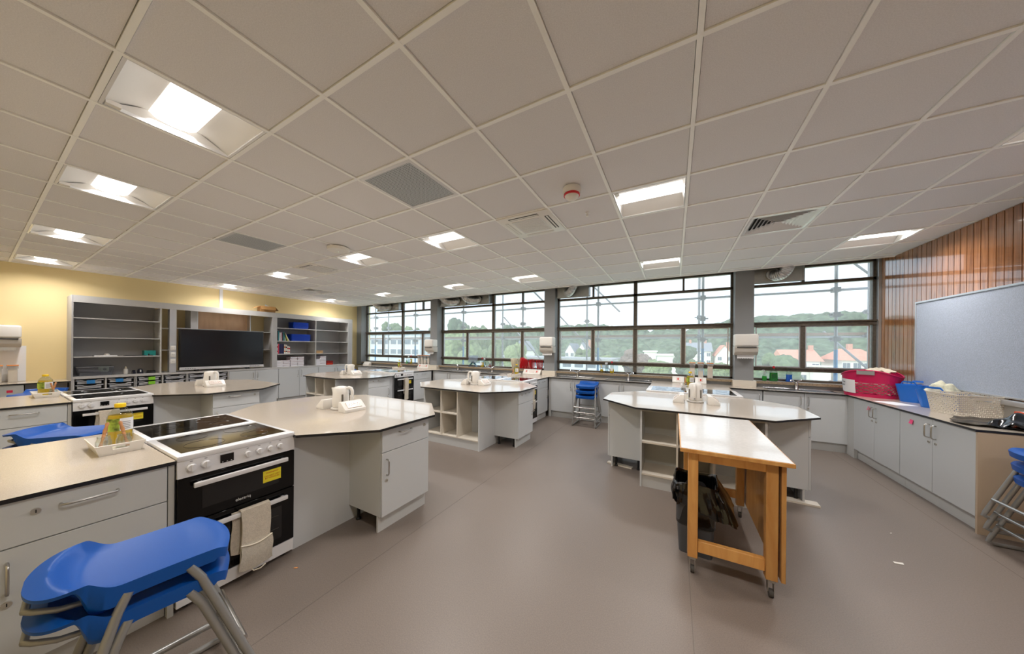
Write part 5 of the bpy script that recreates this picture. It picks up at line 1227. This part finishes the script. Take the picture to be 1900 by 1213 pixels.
# ================================================================ stools, trolley, bin
def make_stool():
    t = thing('stool', '', 'stool', (0, 0, 0), 0, 'blue stacking stools')
    H0 = .60
    # seat: grid along v (front -> back lip), u across; front at y=-.2
    def outline(v):          # half width and y at length v in 0..1
        y = -.2 + .47 * v
        if v < .08: hw = .176 + .016 * math.sin(v / .08 * PI / 2)
        elif v < .74: hw = .192 - .004 * math.sin((v - .08) / .66 * PI)
        else:
            q = (v - .74) / .26; hw = .194 * math.sqrt(max(0, 1 - (q * .985) ** 2.7))
        return hw, y
    def sm(q): q = min(1, max(0, q)); return q * q * (3 - 2 * q)
    def top(u, v):
        hw, y = outline(v); x = (2 * u - 1)
        vc = .735 + .165 * math.sqrt(max(0, 1 - min(1, abs(x) * 1.02) ** 2.2))      # the rim of the scoop bows backwards
        if v < vc:
            z = .004 - .012 * (1 - x * x) * min(1, v / .2)
            q = (v - (vc - .17)) / .17
            if q > 0: z += (.050 - z) * (.25 * q * q + .75 * sm(q) * q)
        else: z = .050 - .016 * ((v - vc) / max(.05, 1 - vc)) ** 1.2
        if v < .1: z -= .02 * (1 - v / .1) ** 2
        if v < .3: y -= .034 * (1 - x * x) * (1 - sm(v / .3))
        return Vector((hw * x, y, H0 + z))
    NU_, NV = 18, 56
    mb = MB(); g = []
    vv = [(j / NV) * 1.18 - .18 * (j / NV) ** 4 if j else 0 for j in range(NV + 1)]
    vv = [min(1, v) for v in vv]; vv[-1] = 1
    for j in range(NV + 1):
        for i in range(NU_ + 1): g.append(top(i / NU_, vv[j]))
    W1 = NU_ + 1; N = len(g)
    def low(j):
        v = vv[j]
        if v < .08: return .042
        if v < .50: return .054
        if v < .72: return .054 + .028 * sm((v - .50) / .18)
        if v < .78: return .082 - .066 * sm((v - .72) / .06)
        return .013
    bot = [Vector((p.x * .97, p.y + (.004 if j == 0 else 0), p.z - low(j))) for j in range(NV + 1) for p in g[j * W1:(j + 1) * W1]]
    fs = []
    for j in range(NV):
        for i in range(NU_):
            q = (j * W1 + i, j * W1 + i + 1, (j + 1) * W1 + i + 1, (j + 1) * W1 + i)
            fs.append(q); fs.append(tuple(N + k for k in q[::-1]))
        for i in (0, NU_):
            a, b = j * W1 + i, (j + 1) * W1 + i
            fs.append((a, b, N + b, N + a) if i == 0 else (b, a, N + a, N + b))
    for i in range(NU_):
        fs.append((i + 1, i, N + i, N + i + 1)); a = NV * W1 + i; fs.append((a, a + 1, N + a + 1, N + a))
    mb.add([tuple(p) for p in g] + [tuple(p) for p in bot], fs)
    part('seat', mb, blue_m, t, smooth=42)
    r = .0145
    for s in (-1, 1):
        x1, x0 = s * .178, s * .226
        yf, yr = -.29, .215
        pts = [(x1, -.09, H0 - .035), (x1 + (x0 - x1) * .12, -.125, H0 - .10), (x0 - s * .004, yf + .012, .06), (x0, yf + .004, .03), (x0, yf + .03, r), (x0, yr - .04, r), (x0, yr - .004, .032), (x0 - s * .004, yr - .012, .07), (x1 + (x0 - x1) * .12, .085, H0 - .10), (x1, .06, H0 - .035)]
        part('side_frame', MB().tube(pts, r, 10), frame_grey_m, t, smooth=60)
    fr = lambda z: (-.125 + (-.29 + .125) * (H0 - .10 - z) / (H0 - .16))
    hx = lambda z: .167 + .053 * (H0 - .10 - z) / (H0 - .16)
    part('footrest', MB().tube([(-hx(.17), fr(.17) - .002, .17), (hx(.17), fr(.17) - .002, .17)], .0125, 10), steel_m, t, smooth=60)
    part('rear_bar', MB().tube([(-.212, .19, .14), (.212, .19, .14)], .011, 8), steel_m, t, smooth=60)
    part('cross_bar', MB().tube([(-.16, -.09, H0 - .045), (.16, -.09, H0 - .045)], .010, 8).tube([(-.16, .06, H0 - .06), (.16, .06, H0 - .06)], .010, 8), frame_grey_m, t, smooth=60)
    part('carry_loop', MB().tube([(-.10, .10, H0 - .06), (-.10, .20, H0 - .040), (-.085, .245, H0 - .024), (-.065, .262, H0 - .022), (.065, .262, H0 - .022), (.085, .245, H0 - .024), (.10, .20, H0 - .040), (.10, .10, H0 - .06)], .0095, 8), frame_grey_m, t, smooth=60)
    return t
ST = None
def stool(x, y, z, rz, lab):
    global ST
    if ST is None: ST = make_stool(); ST.location = (x, y, z); ST.rotation_euler = (0, 0, rz); ST['label'] = lab; return
    dup(ST, (x, y, z), rz, lab)
def stack(x, y, rz, n, where, dx=0, dy=0):
    nm = {2: ['lower', 'upper'], 3: ['lowest', 'middle', 'topmost']}[n]
    for k in range(n): stool(x + dx * k, y + dy * k, .1 * k, rz, '%s blue stool of the stack %s' % (nm[k], where))
stack(-1.875, .36, math.radians(173.2), 2, 'standing right in front of the front drawer cabinet')
stack(-1.54, 6.03, 0, 3, 'under the window sink, cupboard doors behind it')
stack(-4.50, .41, math.radians(143), 3, 'hidden behind the worktop with the oil tray')
stack(2.505, 3.70, -PI / 2, 3, 'at the end panel of the plank wall counter', -.012, 0)
stack(-8.2, 5.3, math.radians(70), 3, 'behind the kettle of the far island')
stack(-8.35, .52, math.radians(60), 3, 'between the cream wall counter and the screen-side worktop')

# trolley table with drop leaf ---------------------------------------------------
tr = thing('trolley_table', 'wooden trolley table on castors with pale laminate top and hanging drop leaf', 'table', (.335, 2.95, 0))
x0, x1, y0, y1 = -.295, .30, -.61, .62
tz = .845
part('table_top', MB().box(x0, x1, y0, y1, tz, tz + .025), oak_m, tr, bevel=.002, seg=1)
part('laminate', MB().box(x0 + .008, x1 - .008, y0 + .008, y1 - .008, tz + .025, tz + .0268), mat('pale_laminate', (216, 213, 209), .24, noise=(50, .04), coat=.3), tr)
LG = .06
lx0, lx1, ly0, ly1 = -.245, .235, -.56, .5
for (lx_, ly_) in ((lx0, ly0), (lx1 - LG, ly0), (lx0, ly1 - LG), (lx1 - LG, ly1 - LG)):
    part('leg', MB().box(lx_, lx_ + LG, ly_, ly_ + LG, .115, tz), oak_m, tr, bevel=.003, seg=1)
    cs = part('castor', MB().box(lx_ + .012, lx_ + .05, ly_ + .012, ly_ + .05, .095, .115).box(lx_ + .014, lx_ + .018, ly_ + .018, ly_ + .046, .035, .095).box(lx_ + .044, lx_ + .048, ly_ + .018, ly_ + .046, .035, .095), steel_m, tr)
    part('wheel', MB().cyl((lx_ + .02, ly_ + .028, .0245), (lx_ + .042, ly_ + .028, .0245), .0245, 18), mat('grey_rubber', (70, 66, 62), .7), cs, smooth=40)
part('top_rail', MB().box(lx0 + LG, lx1 - LG, ly0 + .008, ly0 + .03, .78, tz - .005), oak_m, tr); part('top_rail', MB().box(lx0 + LG, lx1 - LG, ly1 - .03, ly1 - .008, .78, tz - .005), oak_m, tr)
part('top_rail', MB().box(lx0 + .01, lx0 + .03, ly0 + LG, ly1 - LG, .77, tz - .005), oak_m, tr); part('top_rail', MB().box(lx1 - .03, lx1 - .01, ly0 + LG, ly1 - LG, .77, tz - .005), oak_m, tr)
part('stretcher', MB().box(lx0 + LG, lx1 - LG, ly0 + .012, ly0 + .048, .155, .232), oak_m, tr, bevel=.003, seg=1)
part('stretcher', MB().box(lx0 + LG, lx1 - LG, ly1 - .048, ly1 - .012, .17, .24), oak_m, tr, bevel=.003, seg=1)
part('stretcher', MB().box(lx0 + .012, lx0 + .048, ly0 + LG, ly1 - LG, .155, .232), oak_m, tr, bevel=.003, seg=1)
part('drop_leaf', MB().box(lx1 + .012, lx1 + .034, y0 + .04, y1 - .02, .125, .838), oak_m, tr, bevel=.002, seg=1)
for yy in (-.3, .3): part('hinge', MB().box(lx1 - .02, lx1 + .02, yy - .03, yy + .03, .838, .844), steel_m, tr)
# bin with liner ------------------------------------------------------------------
bn = thing('waste_bin', 'dark grey square waste bin half under the wooden trolley', 'bin', (.155, 2.745, 0), -.06)
part('bin_body', tub(.215, .26, .50, .028, .004, rcorner=.03), bin_m, bn, smooth=40)
part('rim', MB().box(-.138, .138, -.162, -.155, .48, .505).box(-.138, .138, .155, .162, .48, .505).box(-.14, -.133, -.155, .155, .48, .505).box(.133, .14, -.155, .155, .48, .505), bin_m, bn)
lin_r = random.Random(3)
def liner(u, v):
    a = 2 * PI * u; c, s = math.cos(a), math.sin(a); e = 2.0 / 5
    sx = abs(c) ** e * (1 if c >= 0 else -1); sy = abs(s) ** e * (1 if s >= 0 else -1)
    side = max(0, (c + .3) / 1.3)                       # hangs far lower on the aisle side
    if v < .3:   q = v / .3; r = .93; z = .30 + .30 * q
    elif v < .4: q = (v - .3) / .1; r = .93 + .13 * q; z = .60 + .014 * math.sin(PI * q) + .02 * math.sin(3 * a) * q
    else:
        q = (v - .4) / .6; r = 1.06 + .05 * math.sin(q * 3) + (.72 * side) * q; z = .60 - (.14 + .06 * side) * q
    w = .022 * math.sin(11 * a + 5 * v) + .014 * math.sin(23 * a - 7 * v) + .01 * math.sin(37 * a + 2)
    k = min(1, max(0, (v - .28) * 3)); r += w * 2.2 * k; z += .018 * k * math.sin(7 * a + 1) * (v - .3)
    return (.141 * r * sx, .163 * r * sy, z - .08)
part('bin_liner', MB().sheet(liner, 110, 34), bag_m, bn, smooth=55, label='crumpled black bin liner')
# ================================================================ outside the windows
from mathutils import noise as NZ
GZ = -3.6
struct('ground', MB().box(-160, 160, YW + .4, 130, GZ - .3, GZ), mat('pale_lawn', (198, 206, 176), 0.9, noise=(.6, .12)))
HK = [(-160, 10), (-90, 11), (-56, 11.5), (-38, 12), (-17, 8.8), (6, 8), (22, 12.2), (30, 12.8), (47, 13.6), (64, 13.6), (160, 12)]
def hh(x):
    for (a, za), (b, zb) in zip(HK, HK[1:]):
        if a <= x <= b: return za + (zb - za) * (x - a) / (b - a)
    return 10
def hill(u, v):
    x = -150 + 300 * u; y = 92 + 90 * v
    q = min(1, v / .75); q = q * q * (3 - 2 * q)
    xs = x * 160 / max(y, 1)
    z = GZ + (hh(max(-159, min(159, xs))) - GZ) * q * min(1, y / 160 + .06)
    d = NZ.voronoi(Vector((x / 5.2, y / 5.2, 0)))[0][0]
    z += max(0, 2.6 * (1 - d * d * 1.8)) * min(1, v * 14) + .5 * NZ.noise(Vector((x / 1.3, y / 1.3, 3)))
    return (x, y, z)
hl = struct('hill', MB().sheet(hill, 300, 90), mat('wooded_hillside', (88, 102, 82), 0.95, noise=(.6, .5), bump=(1.2, 1.0)), smooth=60)

def crown_mesh(seed, col, tall=1.0):
    rr = random.Random(seed); bm = bmesh.new()
    for k in range(20):
        a, h = rr.uniform(0, 2 * PI), rr.uniform(-.1, 1.0)
        rad = .62 * math.sqrt(max(0.05, 1 - (h * 2 - .8) ** 2 * .45)) * rr.uniform(.3, 1)
        s = rr.uniform(.26, .42)
        m = Matrix.Translation((rad * math.cos(a), rad * math.sin(a), (.55 + h * 1.0) * tall)) @ Matrix.Diagonal((s, s, s * .85, 1))
        bmesh.ops.create_icosphere(bm, subdivisions=3, radius=1, matrix=m)
    for v in bm.verts:
        n = NZ.noise_vector(v.co * 5 + Vector((seed, 0, 0))) * .09 + NZ.noise_vector(v.co * 13) * .05
        v.co += n
    me = D.meshes.new('crown'); bm.to_mesh(me); bm.free()
    me.materials.append(mat('foliage_%d' % seed, col, .9, noise=(9, .35), bump=(9, 1.0)))
    me.polygons.foreach_set('use_smooth', [True] * len(me.polygons)); return me
CR = [crown_mesh(1, (98, 114, 82)), crown_mesh(2, (122, 136, 96)), crown_mesh(3, (84, 100, 80), 1.1), crown_mesh(4, (120, 104, 96), .8)]
TK = MB().cyl((0, 0, 0), (0, 0, 1.0), .09, 8, r1=.05).mesh('trunk', mat('bark', (96, 84, 70), .9), 40)
def tree(x, y, ztop, w, kind, lab, grp='trees outside'):
    h = ztop - GZ
    t = thing('tree', lab, 'tree', (x, y, GZ), R.uniform(0, 6), grp)
    c = link('crown', CR[kind], t, (0, 0, h * .02)); c.scale = (w * .52, w * .52, h / 2.0)
    k = link('trunk', TK, t); k.scale = (w * .4, w * .4, h * .55)
ORD = ['first', 'second', 'third', 'fourth', 'fifth', 'sixth', 'seventh', 'eighth', 'ninth', 'tenth', 'eleventh', 'twelfth', 'thirteenth']
for k, (x, z, w, kd) in enumerate(((-72, 7.2, 5.5, 2), (-61.4, 8.6, 8, 0), (-56.5, 7, 7, 1), (-51.5, 6.6, 7, 0), (-47, 6, 6, 2), (-43, 5.4, 5, 1), (-40.2, 7.6, 6.5, 2), (-35.5, 6.9, 7, 0), (-31.5, 4.6, 5, 1), (-27.5, 5.9, 5, 2), (-25.2, 5.0, 3.2, 0), (-20.6, 5.3, 4.2, 2))):
    f = ((72, 82, 92) if k < 5 else (57, 66, 76))[k % 3 if k != 10 else 2] / 50
    tree(x * f, 50 * f, 1.55 + (z - 1.55) * f, w * f * .92, kd, '%s tree from the shelving end in the row behind the school block' % ORD[k], 'tall trees behind the school block')
for k, (x, y, z, w, kd, n) in enumerate(((-30.2, 38.5, 5.2, 7.2, 1, 'broad pale tree beyond the clear cookbook stand'), (-24.6, 38.8, 2.7, 3.8, 0, 'rounded tree beyond the centre mullion by the cookbook stand'), (-20.2, 38.5, 2.7, 4.6, 1, 'bushy tree beyond the red chopping boards'),
        (-16.6, 62, 2.0, 5, 0, 'tree beside the white gabled houses'), (-10.8, 55, .6, 4.4, 1, 'yellow-green tree over the lawn past the flat-roofed block'), (-5.9, 57, 2.6, 5.6, 3, 'reddish-brown tree in the middle of the view'), (-1.8, 40, .55, 3.8, 1, 'low round tree beyond the yellow washing-up bottle'),
        (1.4, 56, 2.0, 4.6, 2, 'dark tree in front of the slate-roofed house'), (2.2, 40, .75, 3.2, 0, 'small tree beyond the first flour canister'), (5.2, 44, .2, 3.4, 1, 'small pale tree beyond the last flour canister'),
        (8.2, 36, 1.75, 4.6, 0, 'big leafy tree just beyond the green soap bottles'), (10.2, 42, .6, 4, 2, 'dark shrubby tree between soap bottles and red-roofed houses'), (17.0, 47, -1.1, 4, 3, 'low purple-brown shrub in front of the red-roofed house'),
        (20.4, 50, -1.0, 4, 1, 'low green shrub in front of the hipped white house'), (27, 56, 1.2, 4.5, 0, 'tree at the plank wall edge of the view'))):
    tree(x, y, z, w, kd, n)

roof_m = mat('clay_roof', (206, 148, 128), .8, noise=(3, .08)); slate_m = mat('slate_roof', (140, 144, 152), .8, noise=(3, .08)); render_m = mat('white_render', (232, 230, 224), .8); winm = mat('far_window_glass', (110, 120, 132), .2)
def house(x0, x1, y, zr, ze, lab, rm, hip=False, gable_front=False, d=7, nwin=3, chim=(.2,)):
    t = thing('house', lab, 'house', (0, 0, 0), 0, 'houses across the valley')
    part('walls', MB().box(x0 + .2, x1 - .2, y, y + d, GZ, ze), render_m, t)
    if gable_front:
        xm = (x0 + x1) / 2
        part('gable', MB().add([(x0 + .2, y, ze), (x1 - .2, y, ze), (xm, y, zr - .1), (x0 + .2, y + d, ze), (x1 - .2, y + d, ze), (xm, y + d, zr - .1)], [(0, 1, 2), (5, 4, 3), (0, 3, 4, 1)]), render_m, t)
        part('roof', MB().add([(x0, y - .2, ze - .1), (xm, y - .2, zr), (xm, y + d, zr), (x0, y + d, ze - .1), (x1, y - .2, ze - .1), (x1, y + d, ze - .1)] + [(x0, y - .2, ze - .25), (xm, y - .2, zr - .15), (xm, y + d, zr - .15), (x0, y + d, ze - .25), (x1, y - .2, ze - .25), (x1, y + d, ze - .25)],
             [(0, 1, 2, 3), (1, 4, 5, 2), (0, 6, 7, 1), (1, 7, 10, 4), (3, 9, 6, 0), (4, 10, 11, 5)]), rm, t)
    else:
        ins = (x1 - x0) * .28 if hip else 0
        ym = y + d / 2
        part('roof', MB().add([(x0 - .2, y - .3, ze), (x1 + .2, y - .3, ze), (x1 + .2, y + d + .3, ze), (x0 - .2, y + d + .3, ze), (x0 - .2 + ins, ym, zr), (x1 + .2 - ins, ym, zr)], [(0, 1, 5, 4), (2, 3, 4, 5), (0, 4, 3), (1, 2, 5), (3, 2, 1, 0)]), rm, t)
    for c in chim:
        x = x0 + (x1 - x0) * c
        part('chimney', MB().box(x - .25, x + .25, y + d / 2 - .3, y + d / 2 + .3, ze, zr + .7), mat('chimney_brick', (196, 150, 132), .8), t)
    for k in range(nwin):
        x = x0 + (x1 - x0) * (k + .5) / nwin
        for zz in ((ze - 1.2, ze - .3), (ze - 2.9, ze - 2.0)):
            p = part('window', MB().box(x - .42, x + .42, y - .05, y, zz[0], zz[1]), render_m, t)
            part('pane', MB().box(x - .36, x - .02, y - .06, y - .05, zz[0] + .06, zz[1] - .06).box(x + .02, x + .36, y - .06, y - .05, zz[0] + .06, zz[1] - .06), winm, p)
house(14.9, 19.0, 60, 1.5, -.2, 'long white house with pale red roof beyond the blue spray bottle', roof_m, chim=(.7, .95))
solo('garden_annexe', MB().box(17.6, 19.4, 58.3, 59.6, GZ, -.9).prism([(17.4, 58.1), (19.6, 58.1), (19.6, 59.65), (17.4, 59.65)], -.9, -.75), render_m, 'low white annexe between the two red-roofed houses', 'house')
house(20.3, 24.4, 58, 1.7, .1, 'white house with hipped red roof behind the scaffold brace', roof_m, hip=True, nwin=4, chim=(.5,))
house(8.0, 11.4, 80, 2.4, .1, 'white gabled house with red roof next to the soap-side column', roof_m, gable_front=True, nwin=2, chim=(.8,))
house(2.4, 7.6, 82, 3.0, .9, 'grey slate-roofed house beyond the flour canisters', slate_m, chim=(.2, .8), nwin=4)
house(-23.6, -21.0, 70, 2.6, .6, 'white gabled house nearest the red-board column in the middle window', slate_m, gable_front=True, nwin=2, chim=())
house(-21.0, -18.3, 71, 2.8, .5, 'second white gabled house in the middle window', slate_m, gable_front=True, nwin=2, chim=(.9,))
house(-33.4, -30.0, 60, 3.1, .9, 'white house with grey gable beyond the red chopping boards', slate_m, gable_front=True, nwin=2, chim=())
# flat-roofed block
fb = thing('flat_roofed_block', 'long low pale block with flat grey roof beyond the middle windows', 'building', (0, 0, 0))
part('walls', MB().box(-39, -8.2, 45, 52, GZ, -.35), mat('pale_panel', (206, 214, 222), .7), fb)
part('roof', MB().box(-39.3, -7.9, 44.7, 52.3, -.35, -.1), mat('grey_roof_felt', (150, 152, 156), .8), fb)
for k in range(16): part('window', MB().box(-38.2 + k * 1.9, -36.9 + k * 1.9, 44.95, 45, -1.5, -.6), winm, fb)
solo('shed_roof', MB().box(2.0, 9.5, 47, 52, GZ, -1.2).box(1.8, 9.7, 46.8, 52.2, -1.2, -1.0), mat('shed_grey', (196, 200, 206), .7), 'low pale shed beyond the flour canisters', 'building')
solo('long_low_building', MB().box(-3.0, 5.0, 66, 72, GZ, .1).prism([(-3.3, 65.7), (5.3, 65.7), (5.3, 72.3), (-3.3, 72.3)], .1, .35), render_m, 'long low white building behind the round tree in the middle window', 'building')
solo('white_hall', MB().box(-6.5, -4.0, 80, 86, GZ, .6).prism([(-6.8, 79.7), (-3.7, 79.7), (-3.7, 86.3), (-6.8, 86.3)], .6, .9), render_m, 'small white hall beside the reddish-brown tree', 'building')
# school block
sb = thing('school_block', 'long pale two-storey school block beyond the window beside the shelving wall', 'building', (0, 0, 0))
part('walls', MB().box(-92, -61.8, 60, 64, GZ, 4.9), mat('school_panel', (196, 204, 216), .7), sb)
part('roof_edge', MB().box(-92.4, -61.4, 59.6, 64.4, 4.9, 6.0), mat('school_fascia', (176, 186, 202), .7), sb)
for fz in (1.9, -.9):
    for k in range(10):
        x = -91.4 + k * 2.95
        w = part('window', MB().frame(x, x + 2.7, fz, fz + 1.65, 59.9, 60.0, .12), render_m, sb)
        for q in range(3): part('pane', MB().box(x + .12 + q * .84, x + .9 + q * .84, 59.94, 59.97, fz + .12, fz + 1.53), winm, w)
# scaffolding against the facade
sf = thing('scaffolding', 'grey tube scaffolding with couplers standing outside the windows', 'scaffolding', (0, 0, 0))
tube_m = mat('scaffold_tube', (150, 152, 156), .45, .5, noise=(6, .1)); bluet = mat('blue_tube_paint', (70, 140, 190), .5); rust = mat('scaffold_board', (128, 106, 92), .8)
INX = [-10.46, -8.26, -6.08, -3.90, -1.73, .55, 2.656, 4.85]; OUTX = [-11.19, -8.25, -5.29, -2.33, .553, 3.56]
for x in INX: part('standard', MB().cyl((x, 7.8, GZ), (x, 7.8, 6), .026, 10), tube_m, sf, smooth=40)
for x in OUTX: part('standard', MB().cyl((x, 9.0, GZ), (x, 9.0, 6), .028, 10), tube_m, sf, smooth=40)
for x in INX: part('painted_band', MB().cyl((x, 7.8, .5), (x, 7.8, 1.55), .0285, 10), bluet, sf, smooth=40)
part('ledger', MB().cyl((-12, 7.86, 2.675), (6, 7.86, 2.675), .024, 10), tube_m, sf, smooth=40)
part('ledger', MB().cyl((-13, 9.06, 1.83), (7, 9.06, 1.83), .024, 10), tube_m, sf, smooth=40)
part('guard_board', MB().box(-13, 7, 9.03, 9.07, 1.86, 1.92), rust, sf)
def coup(x, y, z): part('coupler', MB().box(x - .05, x + .05, y - .05, y + .09, z - .045, z + .045).box(x - .10, x + .10, y - .01, y + .02, z - .012, z + .012), mat('coupler_steel', (132, 134, 138), .5, .5), sf)
for x in INX: coup(x, 7.8, 2.675); coup(x, 7.8, 2.16 + .1 * math.sin(x)); coup(x, 7.8, 1.75)
for x in OUTX: coup(x, 9.0, 1.85); coup(x, 9.0, 2.35)
for a, b in (((-3.35, 9.1, 2.68), (-1.0, 9.1, .2)), ((-5.3, 9.1, 2.6), (-2.9, 9.1, .15)), ((2.9, 9.1, 1.95), (4.4, 9.1, .2)), ((3.2, 9.1, 3.6), (3.9, 9.1, 2.8)), ((-2.35, 9.1, 3.6), (-1.4, 9.1, 2.6)), ((-3.9, 7.75, 3.5), (-2.9, 7.75, 2.5))):
    part('brace', MB().cyl(a, b, .024, 8), tube_m, sf, smooth=40)
